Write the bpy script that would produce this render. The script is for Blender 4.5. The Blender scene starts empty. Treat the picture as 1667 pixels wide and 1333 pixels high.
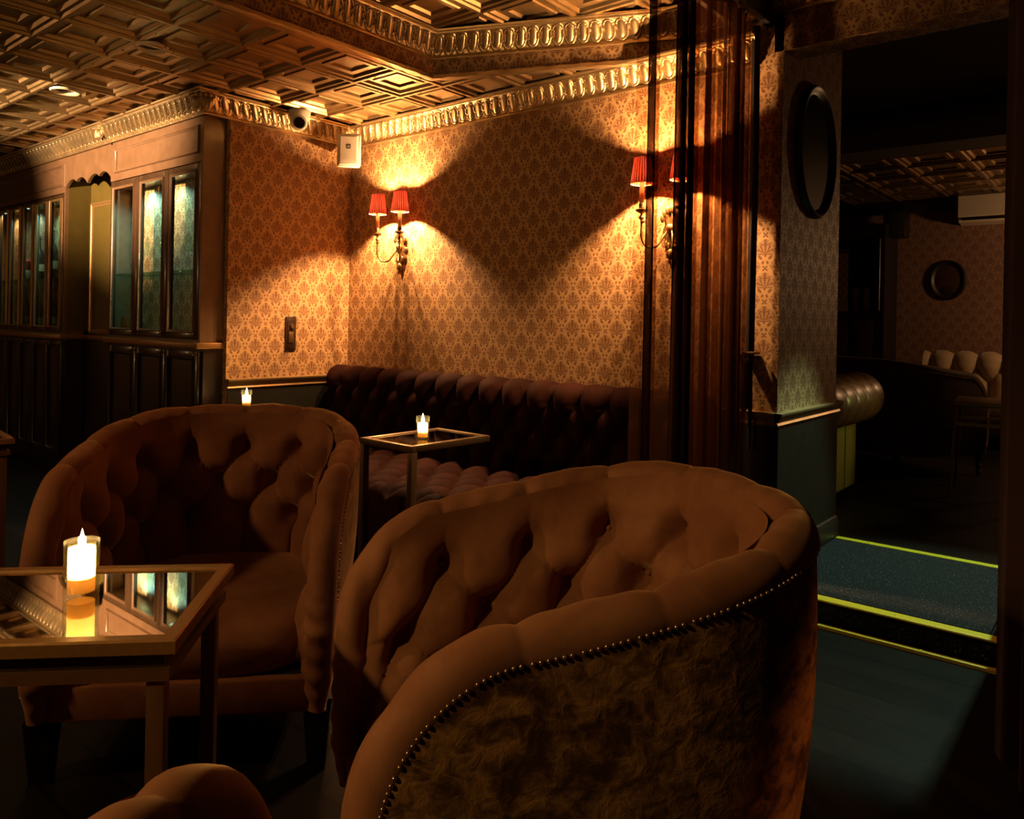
import bpy, bmesh, math, random
import numpy as np
from mathutils import Vector, Matrix
random.seed(7)
rng = np.random.default_rng(7)
PI = math.pi
scene = bpy.context.scene
COL = scene.collection

# ------------------------------------------------------------------ camera
CAM_H = 1.12
YAW, ROLL, FPX = -0.692, 0.0193, 1250.0
Fw = Vector((math.sin(YAW), math.cos(YAW), 0)); R0 = Vector((math.cos(YAW), -math.sin(YAW), 0)); U0 = Vector((0, 0, 1))
Rv = R0 * math.cos(ROLL) + U0 * math.sin(ROLL); Uv = -R0 * math.sin(ROLL) + U0 * math.cos(ROLL)
cd = bpy.data.cameras.new('camera'); cam = bpy.data.objects.new('camera', cd); COL.objects.link(cam)
M3 = Matrix((Rv, Uv, -Fw)).transposed()
cam.matrix_world = Matrix.Translation((0, 0, CAM_H)) @ M3.to_4x4()
cd.sensor_fit = 'HORIZONTAL'; cd.sensor_width = 36.0; cd.lens = 36.0 * FPX / 1667.0
cd.shift_y = -(666.5 - 525.5) / 1667.0
cd.clip_start = 0.05; cd.clip_end = 60
scene.camera = cam

# ------------------------------------------------------------------ world, exposure, lights
w = bpy.data.worlds.new('world'); scene.world = w; w.use_nodes = True
w.node_tree.nodes['Background'].inputs[0].default_value = (0.0, 0.0, 0.0, 1); w.node_tree.nodes['Background'].inputs[1].default_value = 0.0
vs = scene.view_settings
vs.view_transform = 'Standard'; vs.look = 'None'; vs.exposure = 0.0; vs.gamma = 1.0; vs.use_curve_mapping = False
scene.cycles.use_denoising = True
scene.cycles.max_bounces = 8; scene.cycles.diffuse_bounces = 4; scene.cycles.glossy_bounces = 4
scene.cycles.transmission_bounces = 6; scene.cycles.transparent_max_bounces = 24
scene.cycles.caustics_reflective = False; scene.cycles.caustics_refractive = False
scene.cycles.sample_clamp_indirect = 12.0

WARM = (1.0, 0.55, 0.24)
def light(name, kind, loc, power, color, size=0.05, target=None, spot=None, blend=0.3, sizey=None):
    d = bpy.data.lights.new(name, kind); d.energy = power; d.color = color
    o = bpy.data.objects.new(name, d); COL.objects.link(o); o.location = loc
    if kind == 'AREA':
        d.size = size
        if sizey: d.shape = 'RECTANGLE'; d.size_y = sizey
    else:
        d.shadow_soft_size = size
    if kind == 'SPOT': d.spot_size = spot; d.spot_blend = blend
    if target is not None:
        o.rotation_euler = (Vector(target) - Vector(loc)).to_track_quat('-Z', 'Y').to_euler()
    return o
# unseen lights: lamps inferred from how surfaces are lit, and added fills
light('lamp_near_bar', 'SPOT', (-4.9, -0.5, 2.05), 2000.0, (1.0, 0.66, 0.38), 0.04, target=(-5.3, 2.2, 2.52), spot=0.92, blend=0.75)
light('fill_chairs', 'POINT', (-2.4, -0.5, 1.75), 32.0, (1.0, 0.55, 0.20), 0.05)  # unseen fill light, added to brighten the chairs and the tray
light('fill_cabinet_edges', 'POINT', (-8.7, -1.2, 1.4), 14.0, WARM, 0.05)  # weak unseen light, added so the left-facing moulding edges catch it
light('fill_chair_edge', 'SPOT', (1.3, 1.75, 1.0), 45.0, (1.0, 0.36, 0.11), 0.05, target=(-0.45, 1.45, 0.35), spot=0.5, blend=0.6)  # unseen spot, added to redden the outer edge of the right armchair
light('lamp_behind_camera', 'SPOT', (-1.3, -1.7, 2.2), 100.0, (1.0, 0.64, 0.22), 0.06, target=(-0.6, 0.8, 0.3), spot=0.8, blend=0.8)
light('fill_bar_side', 'POINT', (-3.4, -1.2, 1.85), 6.0, WARM, 0.06)  # weak unseen fill light, added on the bar side
light('passage_spot', 'SPOT', (-0.38, 4.10, 2.46), 200.0, (0.62, 1.0, 0.72), 0.02, target=(-0.62, 3.25, 0.0), spot=0.80, blend=0.35)
light('fill_sofa_panel', 'SPOT', (-0.2, 5.3, 0.95), 14.0, (1.0, 0.95, 0.30), 0.03, target=(-1.4, 4.6, 0.35), spot=0.75, blend=0.6)  # unseen low spot, added to brighten the olive sofa arm panel
light('rear_room_lamp', 'POINT', (0.3, 7.9, 1.8), 42.0, (1.0, 0.55, 0.25), 0.1)

# ------------------------------------------------------------------ node helper
class X:
    def __init__(s, b, k): s.b, s.k = b, k
    def _o(s, op, o, sw=False): return s.b.math(op, o, s) if sw else s.b.math(op, s, o)
    def __add__(s, o): return s._o('ADD', o)
    __radd__ = __add__
    def __sub__(s, o): return s._o('SUBTRACT', o)
    def __rsub__(s, o): return s._o('SUBTRACT', o, True)
    def __mul__(s, o): return s._o('MULTIPLY', o)
    __rmul__ = __mul__
    def __truediv__(s, o): return s._o('DIVIDE', o)
    def __rtruediv__(s, o): return s._o('DIVIDE', o, True)
    def __neg__(s): return s._o('MULTIPLY', -1.0)
    def __pow__(s, o): return s._o('POWER', o)
class B:
    def __init__(s, name):
        s.m = bpy.data.materials.new(name); s.m.use_nodes = True
        s.t = s.m.node_tree; s.t.nodes.clear()
        s.out = s.t.nodes.new('ShaderNodeOutputMaterial')
    def n(s, t, **kw):
        nd = s.t.nodes.new(t)
        for k, v in kw.items(): setattr(nd, k, v)
        return nd
    def put(s, v, sock):
        if isinstance(v, X): s.t.links.new(v.k, sock)
        elif hasattr(v, 'is_output'): s.t.links.new(v, sock)
        elif isinstance(v, (tuple, list)):
            sock.default_value = tuple(v) + ((1,) if len(v) == 3 and len(sock.default_value) == 4 else ())
        else: sock.default_value = v
    def math(s, op, a, b=0.0, c=None):
        nd = s.n('ShaderNodeMath', operation=op); s.put(a, nd.inputs[0]); s.put(b, nd.inputs[1])
        if c is not None: s.put(c, nd.inputs[2])
        return X(s, nd.outputs[0])
    def ss(s, a, e0, e1):
        nd = s.n('ShaderNodeMapRange', interpolation_type='SMOOTHSTEP'); s.put(a, nd.inputs[0])
        s.put(e0, nd.inputs[1]); s.put(e1, nd.inputs[2]); return X(s, nd.outputs[0])
    def mix(s, f, a, b):
        nd = s.n('ShaderNodeMix', data_type='RGBA'); s.put(f, nd.inputs[0]); s.put(a, nd.inputs[6]); s.put(b, nd.inputs[7]); return nd.outputs[2]
    def uv(s):
        tc = s.n('ShaderNodeTexCoord'); sp = s.n('ShaderNodeSeparateXYZ'); s.t.links.new(tc.outputs['UV'], sp.inputs[0])
        return X(s, sp.outputs[0]), X(s, sp.outputs[1]), tc.outputs['UV']
    def obj(s): return s.n('ShaderNodeTexCoord').outputs['Object']
    def noise(s, vec, scale, detail=4, rough=0.55, dist=0.0, mapscale=None):
        if mapscale:
            mp = s.n('ShaderNodeMapping'); s.put(vec, mp.inputs[0]); mp.inputs['Scale'].default_value = mapscale; vec = mp.outputs[0]
        nd = s.n('ShaderNodeTexNoise'); s.put(vec, nd.inputs['Vector']); nd.inputs['Scale'].default_value = scale
        nd.inputs['Detail'].default_value = detail; nd.inputs['Roughness'].default_value = rough; nd.inputs['Distortion'].default_value = dist
        return X(s, nd.outputs[0])
    def bump(s, h, strength=0.3, dist=0.01):
        nd = s.n('ShaderNodeBump'); s.put(h, nd.inputs['Height']); nd.inputs['Strength'].default_value = strength; nd.inputs['Distance'].default_value = dist
        return nd.outputs[0]
    def bsdf(s, color, rough=0.5, metal=0.0, spec=0.5, normal=None, sheen=0.0, sheen_tint=(1, 1, 1), sheen_rough=0.4, coat=0.0, emit=None, estr=0.0):
        p = s.n('ShaderNodeBsdfPrincipled')
        s.put(color, p.inputs['Base Color']); s.put(rough, p.inputs['Roughness']); s.put(metal, p.inputs['Metallic']); s.put(spec, p.inputs['Specular IOR Level'])
        p.inputs['Sheen Weight'].default_value = sheen; p.inputs['Sheen Roughness'].default_value = sheen_rough; p.inputs['Sheen Tint'].default_value = tuple(sheen_tint) + (1,)
        p.inputs['Coat Weight'].default_value = coat; p.inputs['Coat Roughness'].default_value = 0.12
        if normal is not None: s.put(normal, p.inputs['Normal'])
        if emit: p.inputs['Emission Color'].default_value = tuple(emit) + (1,); p.inputs['Emission Strength'].default_value = estr
        return p.outputs[0]
    def done(s, sh): s.t.links.new(sh, s.out.inputs[0]); return s.m
    def mixsh(s, f, a, b):
        nd = s.n('ShaderNodeMixShader'); s.put(f, nd.inputs[0]); s.put(a, nd.inputs[1]); s.put(b, nd.inputs[2]); return nd.outputs[0]

def plain(name, color, rough=0.5, metal=0.0, spec=0.5, nscale=40, namp=0.12, bump=0.0, coat=0.0, sheen=0.0):
    b = B(name); v = b.obj(); n = b.noise(v, nscale, 4)
    c = b.mix(n, [x * (1 - namp) for x in color], [min(1, x * (1 + namp)) for x in color])
    nm = b.bump(n, bump, 0.004) if bump else None
    return b.done(b.bsdf(c, b.math('ADD', n * 0.1, rough - 0.05), metal, spec, nm, coat=coat, sheen=sheen))

# ------------------------------------------------------------------ materials
def wallpaper(name, light_c, dark_c, gloss=0.45):
    b = B(name); u, v, _ = b.uv()
    p = u / 0.133; q = v / 0.0715
    row = b.math('FLOOR', q); t = q - row
    par = b.math('MODULO', b.math('ABSOLUTE', row), 2.0)
    x = b.math('ABSOLUTE', b.math('FRACT', p + par * 0.5) - 0.5)      # 0 at motif axis, .5 between motifs
    y = (t - 0.05) / 0.90                                              # 0 foot, 1 tip of the motif
    yc = b.math('MINIMUM', b.math('MAXIMUM', y, 0.0), 1.0)
    hw = 0.385 * b.math('POWER', 1.0 - yc * yc, 0.72) * (0.66 + 0.34 * b.ss(yc, 0.0, 0.30))
    d = hw - x
    infoot = b.ss(y, 0.0, 0.03)
    fill = b.ss(d, 0.045, 0.06) * infoot * 0.42
    ring = b.ss(d, 0.0, 0.02) * (1.0 - b.ss(d, 0.035, 0.055)) * (0.35 + 0.65 * b.ss(b.math('SINE', y * 34.0 + x * 9.0), -0.6, 0.2)) * infoot
    ang = b.math('ARCTAN2', x, yc + 0.22)
    petal = b.ss(b.math('SINE', ang * 33.0 + 1.3), -0.25, 0.3) * b.ss(d, 0.10, 0.125) * b.ss(yc, 0.16, 0.20)
    arc = b.ss(b.math('SINE', yc * 13.0 - x * 9.0 + 0.4), 0.80, 0.93) * b.ss(d, 0.05, 0.07) * infoot
    gap = b.ss(b.math('SINE', ang * 33.0 + 1.3), 0.55, 0.9)
    foot = b.ss(y, -0.055, -0.035) * (1.0 - b.ss(y, 0.015, 0.045)) * (1.0 - b.ss(x, 0.24, 0.27))
    tip = (1.0 - b.ss(b.math('ABSOLUTE', y - 0.93) + x * 1.1, 0.06, 0.11))
    # leaf pair and rosette between motifs
    lx = x - 0.330; ly = t - 0.86
    leaf = 1.0 - b.ss(b.math('SQRT', lx * lx * 1.8 + ly * ly * 0.46 + lx * ly * 1.0), 0.062, 0.092)
    lx2 = x - 0.425; ly2 = t - 0.55
    leaf2 = 1.0 - b.ss(b.math('SQRT', lx2 * lx2 * 1.8 + ly2 * ly2 * 0.30 - lx2 * ly2 * 0.5), 0.042, 0.065)
    rx = 0.5 - x; ry = (t - 0.20) * 0.55
    rr = b.math('SQRT', rx * rx + ry * ry); ra = b.math('ARCTAN2', ry, rx)
    ros = 1.0 - b.ss(rr - 0.045 * b.math('COSINE', ra * 4.0 + PI), 0.055, 0.085)
    ry3 = (t - 0.97) * 0.55; ros2 = 1.0 - b.ss(b.math('SQRT', rx * rx + ry3 * ry3), 0.035, 0.055)
    msk = fill
    for k in (ring, petal, arc, foot, tip, leaf, leaf2, ros, ros2): msk = b.math('MAXIMUM', msk, k)
    nz = b.noise(b.obj(), 260, 2)
    msk = msk * (0.72 + 0.4 * nz)
    msk = b.math('MINIMUM', msk, 1.0)
    big = b.noise(b.obj(), 2.2, 3)
    la = [c * 0.86 for c in light_c]
    c = b.mix(msk, b.mix(big, la, light_c), dark_c)
    return b.done(b.bsdf(c, b.math('SUBTRACT', gloss + 0.1, msk * -0.12), 0.0, 0.35, b.bump(msk, 0.12, 0.002)))

M = {}
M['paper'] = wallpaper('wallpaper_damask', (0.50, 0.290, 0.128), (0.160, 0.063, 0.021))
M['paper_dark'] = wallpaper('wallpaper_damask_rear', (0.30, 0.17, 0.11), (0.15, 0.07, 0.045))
M['wainscot'] = plain('dark_wainscot_paint', (0.014, 0.013, 0.009), 0.4, nscale=25, namp=0.3, bump=0.05)
def tin(name, col, rough, met):
    b = B(name); v = b.obj(); n = b.noise(v, 9, 5); n2 = b.noise(v, 120, 3)
    c = b.mix(n, [k * 0.7 for k in col], col)
    return b.done(b.bsdf(c, b.math('ADD', n * 0.22, rough - 0.1), met, 0.5, b.bump(n2, 0.05, 0.002)))
M['tin'] = tin('pressed_tin_bronze', (0.50, 0.33, 0.15), 0.34, 0.88)
M['tin_cornice'] = tin('pressed_tin_cornice', (0.60, 0.43, 0.22), 0.36, 0.85)
M['gold_trim'] = tin('gilded_rail', (0.52, 0.34, 0.15), 0.34, 0.5)
M['cabinet'] = plain('cabinet_lacquer_lit', (0.150, 0.080, 0.040), 0.33, nscale=14, namp=0.35, bump=0.03, coat=0.25)  # lightened lacquer: light on the upper cabinet put into the colour
M['cabinet_shaded'] = plain('door_lacquer_shaded', (0.050, 0.026, 0.012), 0.30, nscale=14, namp=0.3, coat=0.3)  # same lacquer darkened: shade on the glazed doors put into the colour
M['cabinet_deep_shade'] = plain('cabinet_lacquer_deep_shade', (0.020, 0.011, 0.006), 0.32, nscale=14, namp=0.3, coat=0.3)  # same lacquer, darkest: dimness of the lower cabinet put into the colour
M['mould'] = plain('gilt_moulding', (0.30, 0.17, 0.06), 0.3, metal=0.5, nscale=60)
M['olive'] = plain('olive_paint', (0.09, 0.062, 0.010), 0.45, nscale=20, namp=0.2)
M['gold_wood'] = plain('gilded_wood', (0.30, 0.15, 0.045), 0.38, metal=0.45, nscale=80, namp=0.25, bump=0.04)
M['steel'] = plain('brushed_champagne_metal', (0.21, 0.14, 0.07), 0.36, metal=0.85, nscale=150, namp=0.1)
M['brass_old'] = plain('antique_brass', (0.26, 0.15, 0.06), 0.36, metal=0.85, nscale=90, namp=0.35, bump=0.1)
M['nail'] = plain('nailhead_brass', (0.55, 0.36, 0.20), 0.25, metal=0.9)
M['black'] = plain('black_wood', (0.010, 0.008, 0.007), 0.4)
M['white_plastic'] = plain('white_plastic', (0.62, 0.52, 0.40), 0.42, namp=0.04)
M['dark_lens'] = plain('dark_lens', (0.01, 0.006, 0.006), 0.08)
M['badge'] = plain('badge_black', (0.015, 0.013, 0.012), 0.4)
M['badge_light'] = plain('badge_light', (0.5, 0.42, 0.32), 0.4)
M['ivory'] = plain('ivory_candle_tube', (0.72, 0.52, 0.26), 0.5, namp=0.1)
M['yellow'] = plain('yellow_nosing_tape', (0.62, 0.50, 0.015), 0.5, nscale=180, namp=0.45, bump=0.1)
M['dark_red_cloth'] = plain('dark_maroon_curtain_cloth', (0.035, 0.010, 0.007), 0.85, nscale=160, namp=0.25, bump=0.1, sheen=0.2)
M['black_cloth'] = plain('black_cloth', (0.012, 0.007, 0.006), 0.9, nscale=120)
M['plaster'] = plain('dark_plaster', (0.08, 0.055, 0.03), 0.7, nscale=8, namp=0.2)
M['rear_leather'] = plain('brown_leather', (0.11, 0.05, 0.022), 0.36, nscale=30, namp=0.25, bump=0.06)
M['sage'] = plain('olive_leather', (0.17, 0.14, 0.022), 0.42, nscale=30, namp=0.2)
M['cream_velvet'] = plain('cream_velvet', (0.38, 0.27, 0.15), 0.7, nscale=50, namp=0.15, sheen=0.4)
M['book_tan'] = plain('book_tan', (0.32, 0.20, 0.09), 0.6, nscale=60, namp=0.4)
M['book_cream'] = plain('book_cream', (0.45, 0.33, 0.15), 0.6, nscale=60, namp=0.2)
M['portrait'] = plain('dark_portrait', (0.05, 0.022, 0.014), 0.35, nscale=9, namp=0.6)
M['rail_wood'] = plain('brown_gilded_rail_wood', (0.13, 0.058, 0.020), 0.38, metal=0.3, nscale=80, namp=0.25)
M['wood_dark'] = plain('dark_polished_wood', (0.030, 0.014, 0.007), 0.28, nscale=20, namp=0.4)

def mirror_mat():
    b = B('smoked_mirror'); n = b.noise(b.obj(), 30, 3)
    return b.done(b.bsdf((0.62, 0.58, 0.50), b.math('ADD', n * 0.02, 0.012), 1.0))
M['mirror'] = mirror_mat()
def thin_glass(name, tint=(0.96, 1.0, 0.97), refl=1.0, scat=0.0):
    b = B(name); lw = b.n('ShaderNodeLayerWeight'); lw.inputs['Blend'].default_value = 0.5
    fz = b.math('ADD', b.math('POWER', X(b, lw.outputs[1]), 3.5) * 0.4, 0.06)
    tr = b.n('ShaderNodeBsdfTransparent'); tr.inputs[0].default_value = tuple(tint) + (1,)
    gl = b.n('ShaderNodeBsdfGlossy'); gl.inputs['Roughness'].default_value = 0.02; gl.inputs[0].default_value = (1, 1, 1, 1)
    df = b.n('ShaderNodeBsdfDiffuse'); df.inputs[0].default_value = (0.8, 0.85, 0.8, 1)
    return b.done(b.mixsh(fz * refl, tr.outputs[0], b.mixsh(scat, gl.outputs[0], df.outputs[0])))
M['glass'] = thin_glass('clear_glass', scat=0.12)
M['pane'] = thin_glass('cabinet_pane', (0.93, 0.98, 0.94), 0.6)
M['shelf_glass'] = thin_glass('green_shelf_glass', (0.62, 0.80, 0.72), 0.8)
M['bottle'] = plain('dark_bottle_glass', (0.020, 0.013, 0.008), 0.08, nscale=10)
def trans(name, col, rough_mix=0.5, sheer=0.0, pleat=0.0, tcol=None):
    b = B(name); u, v, uvv = b.uv()
    df = b.n('ShaderNodeBsdfDiffuse'); tl = b.n('ShaderNodeBsdfTranslucent')
    c = col
    if pleat:  # shade and bright streaks of the pleats put into the colour
        k = b.ss(b.math('SINE', u * pleat), -0.8, 0.6)
        nz = b.noise(uvv, 1.0, 2, mapscale=(pleat / 2.3, 1.5, 1))
        c = b.mix(k * (0.4 + 0.9 * nz), [q * 0.32 for q in col], col)
    b.put(c, df.inputs[0])
    if tcol: c = b.mix(b.ss(k * 0.55 + nz * 0.9, 0.45, 1.05), [q * 0.16 for q in tcol], tcol) if pleat else tcol
    b.put(c, tl.inputs[0])
    s = b.mixsh(rough_mix, df.outputs[0], tl.outputs[0])
    if sheer:
        tr = b.n('ShaderNodeBsdfTransparent'); tr.inputs[0].default_value = (1.0, 0.87, 0.74, 1)
        wv = b.noise(uvv, 1.0, 3, mapscale=(900, 8, 1))
        s = b.mixsh(sheer + (wv - 0.5) * 0.25, s, tr.outputs[0])
    return b.done(s)
M['shade'] = trans('red_pleated_silk', (0.22, 0.020, 0.010), 0.5, pleat=150.0, tcol=(0.0050, 0.00065, 0.00040))
M['shade_in'] = plain('shade_lining', (0.75, 0.6, 0.4), 0.6)
M['sheer'] = trans('brown_sheer_voile', (0.050, 0.021, 0.009), 0.6, sheer=0.66)
M['sheer_dense'] = trans('brown_sheer_voile_dense', (0.038, 0.015, 0.007), 0.6, sheer=0.30)
M['hem'] = trans('sheer_curtain_hem', (0.014, 0.006, 0.004), 0.35, sheer=0.05)
def wax():
    b = B('candle_wax'); df = b.n('ShaderNodeBsdfDiffuse'); tl = b.n('ShaderNodeBsdfTranslucent')
    for k in (df, tl): k.inputs[0].default_value = (0.92, 0.70, 0.38, 1)
    n = b.noise(b.obj(), 60, 2)
    return b.done(b.mixsh(b.math('ADD', n * 0.1, 0.6), df.outputs[0], tl.outputs[0]))
M['wax'] = wax()
def emis(name, col, st):
    b = B(name); e = b.n('ShaderNodeEmission'); e.inputs[0].default_value = tuple(col) + (1,); e.inputs[1].default_value = st
    return b.done(e.outputs[0])
M['flame'] = emis('candle_flame', (1.0, 0.72, 0.30), 30.0)
M['bulb'] = emis('warm_bulb', (1.0, 0.70, 0.36), 25.0)
M['puck'] = emis('cabinet_light_lens', (0.75, 1.0, 0.82), 1.2)

def velvet(name, col, col2, crush=False, sheen=0.6, spec=0.15):
    b = B(name); v = b.obj()
    n = b.noise(v, 7, 4, 0.6, 0.4); fine = b.noise(v, 1.0, 2, mapscale=(500, 500, 60))
    f = b.ss(n, 0.3, 0.72)
    rough = 0.75
    if crush:
        k = b.noise(v, 9, 5, 0.62, 1.0, (1, 1, 1.5)); k2 = b.noise(v, 36, 4, 0.6, 0.7, (1, 1, 1.3))
        f = b.ss(k * 0.65 + k2 * 0.45, 0.42, 0.70)
        nm = b.bump(k2 * 0.7 + k * 0.6 + fine * 0.05, 0.45, 0.012)
    else:
        nm = b.bump(fine * 0.5 + n, 0.10, 0.006)
    c = b.mix(f, col2, col)
    return b.done(b.bsdf(c, rough, 0.0, spec, nm, sheen=sheen, sheen_tint=(1.0, 0.62, 0.34), sheen_rough=0.35))
M['velvet'] = velvet('rust_velvet', (0.335, 0.140, 0.068), (0.220, 0.082, 0.037))
M['velvet_out'] = velvet('crushed_rust_velvet', (0.34, 0.165, 0.045), (0.050, 0.018, 0.006), True, 0.7)
M['plum'] = velvet('plum_velvet', (0.034, 0.0105, 0.0062), (0.017, 0.0046, 0.0030), False, 0.0, 0.05)
M['rear_velvet'] = velvet('dark_brown_velvet', (0.09, 0.045, 0.018), (0.05, 0.022, 0.010), False, 0.3)

def floor_mat():
    b = B('dark_plank_floor'); u, v, uvv = b.uv()
    br = b.n('ShaderNodeTexBrick'); b.put(uvv, br.inputs['Vector'])
    br.inputs['Color1'].default_value = (0.0105, 0.0082, 0.0064, 1); br.inputs['Color2'].default_value = (0.0030, 0.0024, 0.0020, 1); br.inputs['Mortar'].default_value = (0.0006, 0.0004, 0.0003, 1)
    br.inputs['Scale'].default_value = 1.0; br.inputs['Mortar Size'].default_value = 0.004; br.inputs['Brick Width'].default_value = 1.1; br.inputs['Row Height'].default_value = 0.14
    br.offset = 0.37
    g = b.noise(uvv, 1.0, 6, 0.65, 0.3, mapscale=(5, 70, 1))
    sc = b.noise(uvv, 1.0, 5, 0.7, 0.0, mapscale=(3, 9, 1))
    c = b.mix(b.ss(g, 0.3, 0.75), br.outputs[0], (0.011, 0.0085, 0.0065))
    c = b.mix(0.55, c, br.outputs[0])
    return b.done(b.bsdf(c, b.math('ADD', sc * 0.25, 0.38), 0.0, 0.08, b.bump(g, 0.15, 0.003)))
M['floor'] = floor_mat()
def carpet():
    b = B('speckled_dark_carpet'); v = b.obj()
    n = b.noise(v, 420, 3, 0.7); sp = b.ss(b.noise(v, 190, 1, 0.4), 0.69, 0.72); p = b.noise(v, 5, 4)
    c = b.mix(n, (0.004, 0.0055, 0.007), (0.012, 0.016, 0.020)); c = b.mix(sp * p, c, (0.5, 0.5, 0.46))
    return b.done(b.bsdf(c, 0.9, 0.0, 0.2, b.bump(n, 0.6, 0.004)))
M['carpet'] = carpet()

# ------------------------------------------------------------------ mesh helper
class MB:
    def __init__(s): s.v = []; s.f = []; s.uv = []
    def add(s, verts, faces, uvs=None):
        o = len(s.v); s.v += [tuple(map(float, p)) for p in verts]
        s.f += [tuple(i + o for i in f) for f in faces]
        s.uv += ([tuple(q) for q in uvs] if uvs is not None else [(p[0], p[1]) for p in verts])
    def box(s, x0, x1, y0, y1, z0, z1, c=0.0):
        if c <= 0:
            V = [(x, y, z) for x in (x0, x1) for y in (y0, y1) for z in (z0, z1)]
            s.add(V, [(0, 1, 3, 2), (4, 6, 7, 5), (0, 4, 5, 1), (2, 3, 7, 6), (0, 2, 6, 4), (1, 5, 7, 3)]); return
        bm = bmesh.new(); bmesh.ops.create_cube(bm, size=1)
        for q in bm.verts: q.co = Vector((x0 + (q.co.x + .5) * (x1 - x0), y0 + (q.co.y + .5) * (y1 - y0), z0 + (q.co.z + .5) * (z1 - z0)))
        bmesh.ops.bevel(bm, geom=bm.edges[:], offset=c, segments=2, profile=0.5, affect='EDGES')
        bm.verts.index_update(); s.add([q.co[:] for q in bm.verts], [[q.index for q in f.verts] for f in bm.faces]); bm.free()
    def grid(s, P, UV=None, closed_u=False, closed_v=False):
        P = np.asarray(P, float); nu, nv = P.shape[:2]; F = []
        for i in range(nu if closed_u else nu - 1):
            for j in range(nv if closed_v else nv - 1):
                i2, j2 = (i + 1) % nu, (j + 1) % nv
                F.append((i * nv + j, i2 * nv + j, i2 * nv + j2, i * nv + j2))
        s.add(P.reshape(-1, 3), F, None if UV is None else np.asarray(UV).reshape(-1, 2))
    def lathe(s, prof, cx=0, cy=0, n=24, cap=True):
        a = np.linspace(0, 2 * PI, n, endpoint=False)
        P = np.array([[(cx + r * math.cos(t), cy + r * math.sin(t), z) for (r, z) in prof] for t in a])
        UV = np.array([[(t / (2 * PI), z) for (r, z) in prof] for t in a])
        s.grid(P, UV, closed_u=True)
        if cap:
            for k in (0, -1):
                if prof[k][0] > 1e-6:
                    s.add(P[:, k], [tuple(range(n))] if k == -1 else [tuple(range(n))[::-1]])
    def tube(s, path, r, n=10, cap=True):
        path = [Vector(p) for p in path]; rr = r if hasattr(r, '__len__') else [r] * len(path)
        rings = []; up = None
        for i, p in enumerate(path):
            t = (path[min(i + 1, len(path) - 1)] - path[max(i - 1, 0)]).normalized()
            if up is None: up = Vector((0, 0, 1)) if abs(t.z) < 0.9 else Vector((1, 0, 0))
            a = (up - t * up.dot(t)).normalized(); bq = t.cross(a); up = a
            rings.append([tuple(p + (a * math.cos(k) + bq * math.sin(k)) * rr[i]) for k in np.linspace(0, 2 * PI, n, endpoint=False)])
        s.grid(rings, closed_v=True)
        if cap: s.add(rings[0], [tuple(range(n))]); s.add(rings[-1], [tuple(range(n))[::-1]])
    def ball(s, c, r, n=8, m=6, sz=(1, 1, 1)):
        P = [[(c[0] + sz[0] * r * math.sin(f) * math.cos(t), c[1] + sz[1] * r * math.sin(f) * math.sin(t), c[2] + sz[2] * r * math.cos(f)) for f in np.linspace(0, PI, m)] for t in np.linspace(0, 2 * PI, n, endpoint=False)]
        s.grid(P, closed_u=True)
    def xf(s, loc=(0, 0, 0), rz=0.0, start=0):
        c, n = math.cos(rz), math.sin(rz)
        s.v[start:] = [(loc[0] + c * x - n * y, loc[1] + n * x + c * y, loc[2] + z) for (x, y, z) in s.v[start:]]; return s
    def build(s, name, mat, parent=None, smooth=40, kind=None, label=None):
        me = bpy.data.meshes.new(name); me.from_pydata(s.v, [], s.f); me.update()
        ul = me.uv_layers.new(name='UVMap'); idx = np.zeros(len(me.loops), dtype=np.int32); me.loops.foreach_get('vertex_index', idx)
        ul.data.foreach_set('uv', np.asarray(s.uv, dtype=np.float32)[idx].ravel())
        bm = bmesh.new(); bm.from_mesh(me); bmesh.ops.recalc_face_normals(bm, faces=bm.faces); bm.to_mesh(me); bm.free()
        if smooth:
            me.polygons.foreach_set('use_smooth', [True] * len(me.polygons))
            try: me.set_sharp_from_angle(angle=math.radians(smooth))
            except Exception: pass
        me.materials.append(mat)
        o = bpy.data.objects.new(name, me); COL.objects.link(o)
        if parent: o.parent = parent
        if kind: o['kind'] = kind
        if label: o['label'] = label
        return o
def thing(name, label, cat, loc=(0, 0, 0), rz=0.0, group=None):
    o = bpy.data.objects.new(name, None); COL.objects.link(o); o.location = loc; o.rotation_euler = (0, 0, rz)
    o['label'] = label; o['category'] = cat
    if group: o['group'] = group
    o.empty_display_size = 0.1
    return o
def tag(o, label, cat, group=None):
    o['label'] = label; o['category'] = cat
    if group: o['group'] = group
    return o
def dup(root, loc, rz, label, group=None):
    r = root.copy(); COL.objects.link(r); r.location = loc; r.rotation_euler = (0, 0, rz); r['label'] = label
    if group: r['group'] = group
    for ch in list(root.children):
        c = ch.copy(); COL.objects.link(c); c.parent = r
        for g in list(ch.children):
            d = g.copy(); COL.objects.link(d); d.parent = c
    return r
def struct(name, mb, mat, parent=None, smooth=40):
    return mb.build(name, mat, parent, smooth, kind=None if parent else 'structure')

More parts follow.
